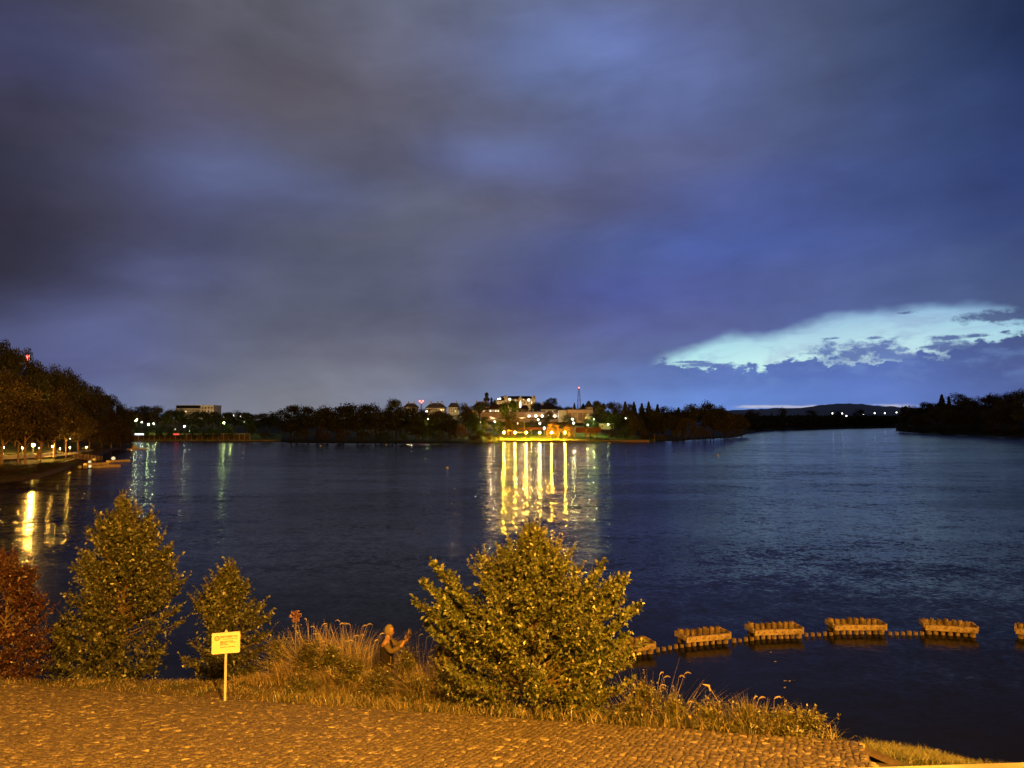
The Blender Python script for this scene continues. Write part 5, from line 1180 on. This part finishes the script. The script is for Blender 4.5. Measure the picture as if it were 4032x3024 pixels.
# pontoon + railing + stairs at promenade left end
p = on(1920,1744); t = thing('landing_pontoon', 'pale landing pontoon left of the yellow lamps', 'pontoon', (p.x,p.y,0)); mb = MB(); mb.box((0,0,.3), (7,2.2,.5)); mb.build('deck', M['flt'], t)
mb = MB()
for x in (-.2,1.5,3.3): mb.box((x,.9,1.2), (.08,.08,1.4))
mb.box((1.55,.9,1.85), (3.6,.08,.08)); mb.box((1.55,.9,1.2), (3.6,.08,.06)); mb.build('railing', M['wood_pale'], t)
for i, (p0, p1, lb) in enumerate([((1944,1731),(1967,1712),'left stair ramp of pale planks at the promenade start'),((1954,1734),(1966,1722),'right stair ramp of pale planks at the promenade start')]):
    Yq = Yw-.5+i*2; a = at(*p0, Yq); b = at(*p1, Yq+3); mb = MB(); mb.bar(a, b, .25, .12); mb.bar(a+Vector((.9,0,0)), b+Vector((.9,0,0)), .25, .12)
    for k_ in range(5): q = a.lerp(b, (k_+.5)/5); mb.box((q.x+.45, q.y, q.z), (.9,.3,.06))
    tag(mb.build('stair_ramp', M['wood_pale']), lb, 'stairs', 'stair ramps by the promenade')
# benches, totem, pillar, car
for px, lb in ((2197,'light bench on the promenade under the fifth yellow lamp'),(2062,'light bench on the promenade by the third yellow lamp')):
    p = Vector((xat(px,Yw+8),Yw+8,1.05)); t = thing('park_bench', lb, 'bench', tuple(p), 0, 'benches on the promenade')
    mb = MB(); mb.box((0,0,.45), (2.2,.5,.08)); mb.build('seat', M['wood_pale'], t); mb = MB(); mb.box((0,.25,.8), (2.2,.06,.4)); mb.build('backrest', M['wood_pale'], t)
    for x in (-.9,.9): mb = MB(); mb.box((x,0,.21), (.08,.45,.42)); mb.build('leg', M['metal'], t)
Yq = town.Y0(2143)+34; p = at(2143,1697,Yq); h = at(2143,1680,Yq).z-p.z; t = thing('advert_totem', 'tall white oval totem sign behind the fourth lamp', 'sign', tuple(p)); mb = MB(); mb.smooth = True; mb.lathe((0,0,h*.6), [(.1,-h*.35),(.5,-h*.2),(.6,0),(.5,h*.25),(.15,h*.4)], 12); mb.build('head', M['e_wsign'], t); mb = MB(); mb.tube([(0,0,-2),(0,0,h*.3)], .1, 8); mb.build('post', M['metal_w'], t)
Yq = town.Y0(2065)+30; p = at(2065,1712,Yq); p.z = town.z(2065,Yq); h = at(2065,1658,Yq).z-p.z; mb = MB(); mb.tube([(0,0,-.5),(0,0,h)], [.16,.10], 8); tag(mb.build('flag_pole', M['wood_pale'], None, tuple(p)), 'tall bare pale pole beside the third yellow lamp', 'pole')
def car(px, d, lb, rz=0):
    Yq = town.Y0(px)+d; p = Vector((xat(px,Yq),Yq,town.z(px,Yq)+.05)); t = thing('parked_car', lb, 'car', tuple(p), rz)
    mb = MB(); prof = [(-2.1,.35),(-2.15,.8),(-1.9,.95),(-1.2,1.0),(-.7,1.42),(.9,1.45),(1.5,1.0),(2.1,.9),(2.15,.4)]; n = len(prof)
    mb.add([(x,-.85,z) for x,z in prof]+[(x,.85,z) for x,z in prof], [tuple(range(n-1,-1,-1)), tuple(range(n,2*n))]+[(i,i+1,n+i+1,n+i) for i in range(n-1)]+[(n-1,0,n,2*n-1)]); mb.build('body', M['carwhite'], t)
    mb = MB(); mb.add([(-1.05,-.87,1.05),(1.3,-.87,1.05),(.85,-.87,1.38),(-.65,-.87,1.38)], [(0,1,2,3)]); mb.build('side_window', M['glass_d'], t)
    for x in (-1.35,1.35):
        for y in (-.78,.78): mb = MB(); mb.tube([(x,y-.1,.32),(x,y+.1,.32)], .32, 12); mb.build('wheel', M['rubber'], t)
car(2049, 40, 'white car parked behind the second yellow lamp', .2)
# pale fence and red terrace walls, lawn slab
def wallbox(name, px0, px1, py0, py1, d, dep, m_, label, cat, z0=None):
    Yq = town.Y0((px0+px1)/2)+d; a, b = at(px0,py0,Yq), at(px1,py0,Yq); zb = at(px0,py1,Yq).z if z0 is None else z0
    mb = MB(); mb.box(((a.x+b.x)/2, Yq+dep/2, (a.z+zb)/2), (b.x-a.x, dep, a.z-zb)); o = mb.build(name, m_)
    return tag(o, label, cat) if cat else tag(o, label, None, None, 'structure')
Yq = town.Y0(1965)+36; a, b = at(1940,1679,Yq), at(1990,1679,Yq); zb = at(1940,1691,Yq).z-.8; t = thing('slatted_fence', 'pale grey slatted fence left of the park tree', 'fence', (a.x,Yq,zb)); mb = MB()
for i in range(20): mb.box(((b.x-a.x)*i/19,0,(a.z-zb)/2), (.12,.06,a.z-zb))
mb.build('slats', M['plaster_w'], t); mb = MB(); mb.box(((b.x-a.x)/2,.06,(a.z-zb)*.9), (b.x-a.x,.06,.12)); mb.box(((b.x-a.x)/2,.06,(a.z-zb)*.2), (b.x-a.x,.06,.12)); mb.build('rails', M['metal_w'], t)
wallbox('terrace_wall', 2268, 2366, 1683, 1704, 26, 1, M['brickred'], 'reddish terrace wall behind the right willow', 'wall')
wallbox('terrace_wall', 1975, 2150, 1683, 1692, 38, 1, M['brickred'], 'low reddish terrace wall behind the yellow lamps', 'wall', )
wallbox('parapet', 2198, 2216, 1688, 1702, 20, .6, M['plaster'], 'small yellow wall with two dark round openings between the willows', 'wall')

def facade(name, label, cat, px0, px1, pyt, pyb, d, depth, wall, roof=None, rtype='flat', windows=None, rz=0, rh=None, litmap=None, chim=None, land=town, winw=None):
    """a building seen front on: wall box with roof; windows = (cols, rows)"""
    Yq = land.Y0(min(max((px0+px1)/2, land.shore[0][0]), land.shore[-1][0]))+d; a, b = at(px0,pyt,Yq), at(px1,pyt,Yq); W = b.x-a.x; zt = a.z; zb = at(px0,pyb,Yq).z-3; cx = (a.x+b.x)/2
    t = thing(name, label, cat, (cx, Yq, zb), rz, None); H = zt-zb
    mb = MB(); mb.box((0,depth/2,H/2), (W,depth,H)); mb.build('wall', wall, t)
    if rtype == 'flat':
        mb = MB(); mb.box((0,depth/2,H+.2), (W+.8,depth+.8,.4)); mb.build('roof', roof or M['roof_g'], t)
    else:
        rh = rh or W*.2; ins = {'hip': min(W*.25, depth*.5), 'gable': 0, 'gablefront': 0}[rtype]; mb = MB(); e = .5
        if rtype == 'gablefront':
            mb.add([(-W/2-e,-e,H),(W/2+e,-e,H),(0,-e,H+rh),(-W/2-e,depth+e,H),(W/2+e,depth+e,H),(0,depth+e,H+rh)], [(0,1,2),(5,4,3),(0,2,5,3),(2,1,4,5),(1,0,3,4)])
        else:
            mb.add([(-W/2-e,-e,H),(W/2+e,-e,H),(W/2+e,depth+e,H),(-W/2-e,depth+e,H),(-W/2+ins-e,depth/2,H+rh),(W/2-ins+e,depth/2,H+rh)], [(0,1,5,4),(2,3,4,5),(1,2,5),(3,0,4),(3,2,1,0)])
        ro = mb.build('roof', roof or M['roof_r'], t)
        for cxx in (chim or []):
            mb = MB(); mb.box((cxx*W,depth*.4,H+rh*.9), (W*.05+.3,.8,rh*.7+1)); mb.build('chimney', M['plaster'], ro)
    if windows:
        nc, nr, z0, z1 = windows
        for i in range(nc):
            for j in range(nr):
                x = W*((i+.5)/nc-.5)*.94; z = H*(z0+(z1-z0)*(j+.5)/nr); ww = winw or W/nc*.42; wh = H*(z1-z0)/nr*.5
                lit = litmap and (i, j) in litmap
                fr = MB(); fr.box((x,-.05,z), (ww+.25,.12,wh+.25)); f = fr.build('window', M['plaster_w'], t)
                pn = MB(); pn.box((x,-.13,z), (ww,.05,wh)); pn.build('pane', M[litmap[(i,j)]] if lit else M['glass_d'], f)
    return t
# block of flats far left with dark panels
facade('block_of_flats', 'pale block of flats with dark top band behind the left trees', 'building', 692, 790, 1608, 1640, 210, 16, M['plaster_w'], M['roof_d'], 'flat', (14,2,.55,.97))
facade('penthouse', 'dark glazed top storey of the left flats', 'building', 694, 786, 1597, 1606, 214, 12, M['glass_d'], M['plaster_w'], 'flat', None)
facade('block_of_flats', 'pale stair tower block at the right end of the left flats', 'building', 790, 842, 1597, 1640, 208, 16, M['plaster_w'], M['plaster_w'], 'flat', (4,3,.3,.95))
facade('house', 'low white house between the flats and the tall pole lamp', 'house', 877, 900, 1634, 1645, 130, 10, M['plaster_w'], M['roof_d'], 'gable', (3,1,.5,.95), litmap={(0,0):'e_winw'})
facade('house', 'low white house left of the dark wood', 'house', 935, 968, 1632, 1645, 130, 10, M['plaster_w'], M['roof_g'], 'gable', (4,1,.5,.95), litmap={(1,0):'e_winw'})
# row of villas above the dark wood
facade('villa', 'grey hipped villa furthest left above the dark wood', 'house', 1590, 1638, 1602, 1616, 190, 14, M['plaster'], M['roof_g'], 'hip', (6,1,.5,.95), rh=2.8, chim=(-.2,.25))
facade('villa', 'wide grey hipped villa right of the red mast lights', 'house', 1676, 1752, 1606, 1618, 180, 14, M['plaster'], M['roof_g'], 'hip', (8,1,.5,.95), rh=3.6, chim=(-.25,.1,.3), litmap={(7,0):'e_win'})
facade('villa', 'pale villa with lit gable right of the wide villa', 'house', 1765, 1806, 1604, 1620, 180, 14, M['plaster_w'], M['roof_g'], 'hip', (5,2,.4,.95), rh=3.4, chim=(.2,), litmap={(3,0):'e_win'})
facade('villa', 'pinkish villa with two chimneys left of the poplar', 'house', 1862, 1926, 1602, 1622, 170, 14, M['tan'], M['roof_g'], 'hip', (6,2,.4,.95), rh=3.5, chim=(-.3,.1,.35))
facade('yellow_house', 'red-roofed house with bright yellow windows under the hotel', 'house', 1924, 1990, 1611, 1624, 130, 12, M['plaster'], M['roof_r'], 'hip', (6,1,.35,.95), rh=3.6, chim=(.1,), litmap={(0,0):'e_winw',(1,0):'e_win',(2,0):'e_winw',(3,0):'e_winw',(4,0):'e_win'})
facade('villa', 'dark-roofed villa above the row of white wall lights', 'house', 2130, 2190, 1612, 1626, 130, 12, M['plaster_w'], M['roof_d'], 'hip', (7,1,.4,.95), rh=4.0, chim=(-.35,), litmap={(2,0):'e_win',(5,0):'e_win'})
facade('gable_house', 'small gable-fronted house above the sports hall', 'house', 2308, 2333, 1603, 1620, 150, 12, M['tan'], M['roof_d'], 'gablefront', (2,1,.6,.95), rh=4.6)
facade('low_villa', 'dark low roof between the hotel and the centre park tree', 'house', 2052, 2080, 1610, 1624, 140, 12, M['plaster'], M['roof_r'], 'hip', (3,1,.4,.95), rh=2.6)
# hotel on the hill
Yh = town.Y0(2030)+205; a, b = at(1983,1571,Yh), at(2108,1571,Yh); W = b.x-a.x; zb = at(2000,1612,Yh).z-3; Hh = a.z-zb; hot = thing('hilltop_hotel', 'large pale hilltop hotel with dark mansard roof and lit windows', 'building', ((a.x+b.x)/2,Yh,zb))
mb = MB(); mb.box((0,7,Hh/2), (W,14,Hh)); mb.build('wall', M['plaster'], hot)
zr = at(2000,1559,Yh).z-zb; mb = MB(); mb.add([(-W/2-.5,-.5,Hh),(W/2+.5,-.5,Hh),(W/2+.5,14.5,Hh),(-W/2-.5,14.5,Hh),(-W/2+4,4,zr),(W/2-4,4,zr),(W/2-4,10,zr),(-W/2+4,10,zr)], [(0,1,5,4),(1,2,6,5),(2,3,7,6),(3,0,4,7),(4,5,6,7),(3,2,1,0)]); mb.build('roof', M['roof_d'], hot)
for px in (1991,2050,2102):
    x = xat(px,Yh)-(a.x+b.x)/2; hh = zr+.6 if px != 2050 else zr-.2; mb = MB(); mb.prism([(x-1.6,-.7),(x+1.6,-.7),(x+1.6,6),(x-1.6,6)], 0, hh-1.6); mb.add([(x-1.6,-.7,hh-1.6),(x+1.6,-.7,hh-1.6),(x,-.7,hh+.4),(x-1.6,6,hh-1.6),(x+1.6,6,hh-1.6),(x,6,hh+.4)], [(0,1,2),(5,4,3),(0,2,5,3),(2,1,4,5)]); mb.build('bay', M['plaster'], hot)
lo = thing('hotel_wing', 'lower pale left wing of the hilltop hotel', 'building', (xat(1966,Yh-3),Yh-3,zb)); w2 = xat(1988,Yh)-xat(1949,Yh); h2 = at(1960,1577,Yh-3).z-zb
mb = MB(); mb.box((0,6,h2/2), (w2,12,h2)); mb.build('wall', M['plaster'], lo); h3 = at(1960,1560,Yh-3).z-zb; mb = MB(); mb.add([(-w2/2+2,0,h2),(w2/2,0,h2),(w2/2,12,h2),(-w2/2+2,12,h2),(w2*.15,4,h3),(w2/2,4,h3),(w2/2,8,h3),(w2*.15,8,h3)], [(0,1,5,4),(1,2,6,5),(2,3,7,6),(3,0,4,7),(4,5,6,7)]); mb.build('roof', M['roof_d'], lo)
HW = [(1962,1571,5,4,'e_winw',lo),(1969,1570,6,5,'e_winw',lo),(1957,1590,7,5,'e_win',lo),(1983,1589,5,5,'e_win',hot),(2007,1572,7,7,'e_winw',hot),(2030,1581,6,6,'e_winw',hot),(2049,1579,3,5,'e_win',hot),(2049,1594,4,20,'e_winw',hot),(2055,1573,4,6,'e_win',hot),(2061,1573,3,4,'e_win',hot),(2082,1575,8,8,'e_winw',hot),(2096,1574,6,6,'e_win',hot),(2097,1585,9,7,'e_winw',hot),(2020,1573,4,4,'glass_d',hot),(2038,1573,4,4,'glass_d',hot),(2070,1574,4,5,'glass_d',hot),(2000,1584,5,5,'glass_d',hot),(2018,1585,5,5,'glass_d',hot),(2066,1586,4,6,'glass_d',hot),(2078,1588,4,6,'glass_d',hot),(2066,1600,4,5,'e_win',hot),(2075,1601,4,5,'e_win',hot),(2010,1597,5,5,'glass_d',hot)]
for px, py, w_, h_, em, par in HW:
    Yq = (Yh if par is hot else Yh-3)-.15-(.75 if abs(px-2049) < 2 else 0); p = at(px,py,Yq)-par.location; mb = MB(); s_ = Yq/FPX; mb.box(p, (w_*s_+.3,.12,h_*s_+.3)); f = mb.build('window', M['plaster_w'], par); mb = MB(); mb.box(p-Vector((0,.09,0)), (w_*s_,.06,h_*s_)); mb.build('pane', M[em], f)
# long low building with round wall lights
Yg = town.Y0(2040)+105; a, b = at(1893,1623,Yg), at(2236,1623,Yg); zb = at(2000,1653,Yg).z-1.5; W = b.x-a.x; H = a.z-zb; lg = thing('long_low_building', 'long low tan building with a row of round white wall lights', 'building', ((a.x+b.x)/2,Yg,zb))
mb = MB(); mb.box((0,8,H/2), (W,16,H)); mb.build('wall', M['tan'], lg); mb = MB(); mb.box((0,7.6,H+.25), (W+1,17.4,.5)); mb.build('roof', M['roof_g'], lg); mb = MB(); mb.box((0,-.06,H*.40), (W*.98,.12,H*.16)); mb.build('window_band', M['glass_d'], lg)
for i in range(30): mb = MB(); mb.box((W*((i+.5)/30-.5),-.14,H*.40), (.18,.1,H*.18)); mb.build('mullion', M['mesh_panel'], lg)
for px, py, r_ in ((2084,1638,.30),(2110,1638,.36),(2135,1638,.38),(2160,1638,.34),(2185,1638,.32)):
    p = at(px,py,Yg-.6)-lg.location; mb = MB(); mb.smooth = True; mb.ball(p, r_*1.3, 10); mb.build('wall_light', M['e_wall'], lg)
p = at(2204,1637,Yg-1.2); t = thing('floodlit_sign', 'glaring square white floodlit panel at the end of the wall lights', 'sign', tuple(p)); mb = MB(); mb.box((0,0,0), (2.1,.2,2.0)); mb.build('panel', emit('flood_panel', (.9,1,.95), 5), t); mb = MB(); mb.box((0,.3,-2.4), (.2,.2,6)); mb.build('post', M['metal'], t)
facade('teal_annex', 'small pale annex beside the glaring white panel', 'building', 2200, 2236, 1616, 1645, 98, 8, M['plaster_w'], M['roof_g'], 'flat', None)
# sports hall
Yv = town.Y0(2284)+95; a, b = at(2234,1614,Yv), at(2334,1614,Yv); zb = at(2284,1652,Yv).z-2; W = b.x-a.x; H = a.z-zb; ha = thing('sports_hall', 'tan sports hall with four brown panels between pilasters', 'building', ((a.x+b.x)/2,Yv,zb))
mb = MB(); mb.box((0,12,H/2), (W,24,H)); mb.build('wall', M['tan'], ha); mb = MB(); mb.box((0,12,H+.2), (W+.6,24.6,.4)); mb.build('roof', M['roof_g'], ha)
for i in range(5): mb = MB(); x = W*(-.42+.21*i); mb.box((x,-.10,H*.46), (W*.165,.08,H*.62)); mb.build('panel', M['mesh_panel'], ha)
mb = MB(); mb.tube([(W*-.28,2,H),(W*-.28,2,H+1.6)], .35, 8); mb.build('vent', M['tan'], ha)
mb = MB(); mb.box((0,-3,H*.08), (W*1.0,4,H*.2)); mb.build('plinth', M['glass_d'], ha)
# lit pavilion
Yp = town.Y0(2390)+38; a, b = at(2360,1668,Yp), at(2418,1668,Yp); zb = at(2360,1684,Yp).z-1; W = b.x-a.x; H = a.z-zb; pv = thing('park_pavilion', 'flat-roofed white lit pavilion with open front right of the red terrace', 'building', ((a.x+b.x)/2,Yp,zb))
mb = MB(); mb.box((0,3,H-.15), (W,7,.3)); mb.build('roof', M['plaster_w'], pv); mb = MB(); mb.box((0,5.5,H/2-.2), (W*.9,.3,H-.4)); mb.build('wall', M['plaster_w'], pv)
for i in range(5): mb = MB(); mb.box((W*(-.45+.225*i),0,H/2-.2), (.2,.2,H-.4)); mb.build('column', M['plaster_w'], pv)
mb = MB(); mb.box((-W*.2,5.3,H*.55), (1.2,.2,1.2)); mb.build('window', M['glass_d'], pv)
mb = MB(); mb.ball((1.0,2.5,H-.5), .22, 8); mb.build('ceiling_light', M['e_green'], pv)
# masts
def mast(label, px, pyt, pyb, Yq, wd, red, lattice=True):
    p = at(px,pyb,Yq); zt = at(px,pyt,Yq).z; h = zt-p.z+6; t = thing('radio_mast', label, 'mast', (p.x,Yq,p.z-6)); n = 9
    for i in range(n):
        z0, z1 = h*i/n, h*(i+1)/n; mb = MB(); mat_ = M['metal_r'] if i % 2 == 0 else M['metal_w']
        w0, w1 = wd*(1-.7*i/n)/2, wd*(1-.7*(i+1)/n)/2
        for sx in (-1,1):
            for sy in (-1,1): mb.bar((sx*w0,sy*w0,z0),(sx*w1,sy*w1,z1),.18,.18)
        for sx in (-1,1): mb.bar((sx*w0,-w0,z0),(-sx*w1,-w1,z1),.10,.10); mb.bar((sx*w0,w0,z0),(-sx*w1,w1,z1),.10,.10)
        mb.build('section', mat_, t)
    for (dx, dz) in red: mb = MB(); mb.smooth = True; mb.ball((dx,0,h+dz), .6, 8); mb.build('beacon', M['e_red'], t)
    mb = MB(); mb.tube([(0,0,h),(0,0,h+1.6)], .05, 5); mb.build('aerial', M['metal'], t); return t
mast('red and white radio mast with one red beacon above the sports hall', 2280, 1527, 1600, 720, 3.6, [(0,0)])
mast('slim mast with two red beacons above the dark wood', 1659, 1579, 1606, 640, 1.6, [(-1.3,0),(1.3,0),(0,-1.2)])
Ym = left.Y0(110)+125; mast('mast with glowing red beacons above the left hill trees', 110, 1404, 1440, Ym, 1.2, [(-.5,0),(.5,0),(0,-.7)])
for o in list(C.objects):
    if o.name.startswith('beacon') and o.parent and 'left hill' in o.parent.get('label',''): o.scale = (.6,1,1)

# ------------------------------------------------------------------ left bank furniture
# lit path, kerb wall
def ribbon(name, pts, zoff, wd, m_, label, cat=None, land=left, h=.12):
    mb = MB(); P = [land.pd(px, d)+Vector((0,0,zoff)) for px, d in pts]
    for a, b in zip(P[:-1], P[1:]): mb.bar(a, b, wd, h)
    o = mb.build(name, m_); return tag(o, label, cat) if cat else tag(o, label, None, None, 'structure')
ribbon('lakeside_path', [(-150,36),(0,34),(80,36),(150,38),(240,36),(330,26)], .12, 5, M['paving'], 'lamp-lit path under the left trees')
ribbon('lower_path', [(-100,10),(60,9),(130,12),(240,11),(300,6)], .25, 1.6, M['paving'], 'narrow pale path near the left waterline')
ribbon('low_wall', [(20,32),(90,33),(160,35),(215,35)], .6, .4, M['plaster_w'], 'bright low wall along the lamp-lit path under the trees', 'wall', h=.8)
# footbridge with railing
a = on(252,1822); b = on(398,1822); a = at(252,1803,a.y+6); b = at(396,1815,a.y+10); a.z = max(a.z,1.2); fb = thing('footbridge', 'sloping footbridge with pale lattice railing on the left shore', 'bridge', tuple(a)); v = b-a
mb = MB(); mb.bar((0,0,0), v, 1.6, .18); mb.build('deck', M['wood_pale'], fb)
for s_ in (-.8,.8):
    mb = MB(); o_ = Vector((0,s_,0))
    for hz in (.4,.75,1.15): mb.bar(o_+Vector((0,0,hz)), v+o_+Vector((0,0,hz)), .06,.06)
    for i in range(11): q = v*(i/10)+o_; mb.box(q+Vector((0,0,.6)), (.07,.07,1.2))
    mb.build('railing', M['wood_pale'], fb)
for f in (.02,.2): mb = MB(); q = v*f; mb.box(q+Vector((0,0,-1.0)), (.3,1.4,2.0)); mb.build('pier', M['concrete'], fb)
def pontoon(label, p0, p1, n, seed, w_=1.6):
    a, b = on(*p0), on(*p1); t = thing('floating_pontoon', label, 'pontoon', tuple(a), math.atan2(b.y-a.y,b.x-a.x), 'floating pontoons off the left shore'); L = (b-a).length; rg = random.Random(seed)
    for i in range(n):
        l0 = L*i/n+.08; l1 = L*(i+1)/n-.08; mb = MB(); c_ = .12; W2 = w_/2
        sec = [(-W2,.02),(-W2+.1,.42),(W2-.1,.42),(W2,.02),(W2-.2,-.25),(-W2+.2,-.25)]; k_ = len(sec)
        mb.add([(l0,y,z) for y,z in sec]+[(l1,y,z) for y,z in sec], [tuple(range(k_-1,-1,-1)), tuple(range(k_,2*k_))]+[(j,(j+1)%k_,k_+(j+1)%k_,k_+j) for j in range(k_)]); mb.build('float', M['flt'], t)
    mb = MB(); mb.box((L/2,0,.46), (L-.2,w_*.5,.05)); mb.build('walkway', M['wood_pale'], t); return t
pontoon('nearest long floating pontoon below the footbridge', (372,1842), (466,1836), 4, 1)
pontoon('second floating pontoon alongside the nearest one', (334,1832), (424,1828), 3, 2)
pontoon('third floating pontoon reaching furthest right from the left bank', (424,1820), (506,1816), 4, 3)
pontoon('small distant floating pontoon at the tip of the left trees', (505,1771), (572,1768), 3, 4)
for i, (px, py, r_, lb) in enumerate([(353,1818,.36,'upper pale buoy with added glow on the second pontoon'),(354,1836,.34,'lower white buoy with added glow at the end of the nearest pontoon'),(372,1808,.45,'small buoy behind the second pontoon'),(446,1803,.5,'large pale buoy with added glow above the third pontoon'),(530,1757,1.1,'pale buoy on the small distant pontoon'),(314,1839,.35,'slim pale mooring float left of the pontoons')]):
    p = on(px, py+10); p.z = .55; mb = MB(); mb.smooth = True; mb.lathe((0,0,0), [(r_*.25,-r_*.9),(r_*.85,-r_*.5),(r_,0),(r_*.8,r_*.6),(r_*.2,r_*.95)], 12); t = thing('mooring_buoy', lb, 'buoy', tuple(p), 0, 'mooring buoys by the pontoons'); mb.build('float', M['buoy'] if i not in (0,1,3) else M['e_buoy'], t)
    mb = MB(); mb.lathe((0,0,r_*.9), [(.06,0),(.08,.12),(.03,.18)], 8); mb.build('ring', M['metal'], t)
for i, (px, py, lb) in enumerate([(1830,1738,'small white float left of the promenade'),(1455,1742,'pale float below the dark wood'),(1520,1752,'tiny white buoy off the dark wood'),(1262,1757,'faint tiny buoy off the left of the dark wood'),(728,1780,'tiny buoy off the round shrubs'),(1750,1744,'small pale float near the orange bush'),(1761,1845,'tiny white buoy on open water left of the lamp reflections'),(2827,1794,'tiny white buoy on open water before the wooded point')]):
    p = on(px, py); p.z = .1; mb = MB(); mb.smooth = True; r_ = .35 if py > 1770 else .6; mb.lathe((0,0,0), [(r_*.3,-r_*.4),(r_,0),(r_*.7,r_*.6),(r_*.15,r_*.9)], 10); tag(mb.build('small_buoy', M['metal_w'], None, tuple(p)), lb, 'buoy', 'small buoys on the lake')

# ------------------------------------------------------------------ added unseen lamps that light the houses, bushes and lawn
def added_town_lamp(px, py, d, power, label, land=town, colr=(1.0,.66,.28)):
    Yq = land.Y0(px)+d; p = at(px, py, Yq); zg = min(land.z(px, Yq), p.z-3); t = thing('street_lamp', label, 'street lamp', (p.x, Yq, zg), 0, 'added lamps among the far houses'); h = p.z-zg
    mb = MB(); mb.tube([(0,0,-.3),(0,0,h)], [.09,.05], 6); mb.build('pole', M['metal'], t)
    mb = MB(); mb.box((0,0,h+.12), (.5,.9,.14)); mb.build('housing', M['metal'], t)
    ld = bpy.data.lights.new('lamp_light', 'POINT'); ld.energy = 2600 if power == 4001 else power; ld.color = colr; ld.shadow_soft_size = .12
    lo = bpy.data.objects.new('lamp_light', ld); C.objects.link(lo); lo.parent = t; lo.location = (0,0,h-.12)
for i, (px, py, d, pw, lb) in enumerate([(1972,1598,186,9000,'added lamp in front of the hotel left wing'),(2035,1600,184,12000,'added lamp in front of the hotel middle'),(2092,1602,184,12000,'added lamp in front of the hotel right end'),
  (1950,1618,112,5000,'added lamp beside the red-roofed yellow house'),(1905,1616,150,6000,'added lamp beside the pinkish villa'),(1785,1612,160,6000,'added lamp before the villa with the lit gable'),(1715,1612,158,6000,'added lamp before the wide grey villa'),(1612,1610,170,5000,'added lamp before the leftmost grey villa'),
  (1930,1640,86,9000,'added lamp before the left end of the long building'),(2060,1642,86,7000,'added lamp before the middle of the long building'),(2265,1636,78,9000,'added lamp before the left of the sports hall'),(2312,1636,78,9000,'added lamp before the right of the sports hall'),
  (560,1666,34,1800,'added lamp among the lime-lit bushes by the left wooded bank'),(612,1672,30,1300,'added lamp between the bushes right of the tall left pole lamp'),(868,1668,28,900,'added lamp left of the tall right pole lamp'),(908,1672,28,900,'added lamp right of the tall right pole lamp'),(748,1682,30,1800,'added lamp in the bushes above the red panel'),(1684,1664,14,2500,'added lamp below the brightest tree lamp'),(1872,1680,26,3500,'added lamp under the lime trees left of the park'),(2336,1664,34,4000,'added lamp among the small lime bushes on the terrace'),
  (2003,1690,20,4001,'added lamp by the left end of the lit lawn'),(2092,1690,22,4001,'added lamp on the lawn above the promenade'),(2150,1690,24,4001,'added lamp on the lawn left of the big willow'),
  (2160,1618,112,5000,'added lamp before the dark-roofed villa'),(2320,1606,134,3500,'added lamp before the gable-fronted house'),(730,1618,180,11000,'added lamp before the pale block of flats'),(815,1618,180,9000,'added lamp before the stair tower block')]):
    added_town_lamp(px, py, d, pw, lb, colr=(1.0,.66,.06) if pw == 4001 else (.80,1.0,.32) if pw < 9500 and d < 36 else (1.0,.66,.28))
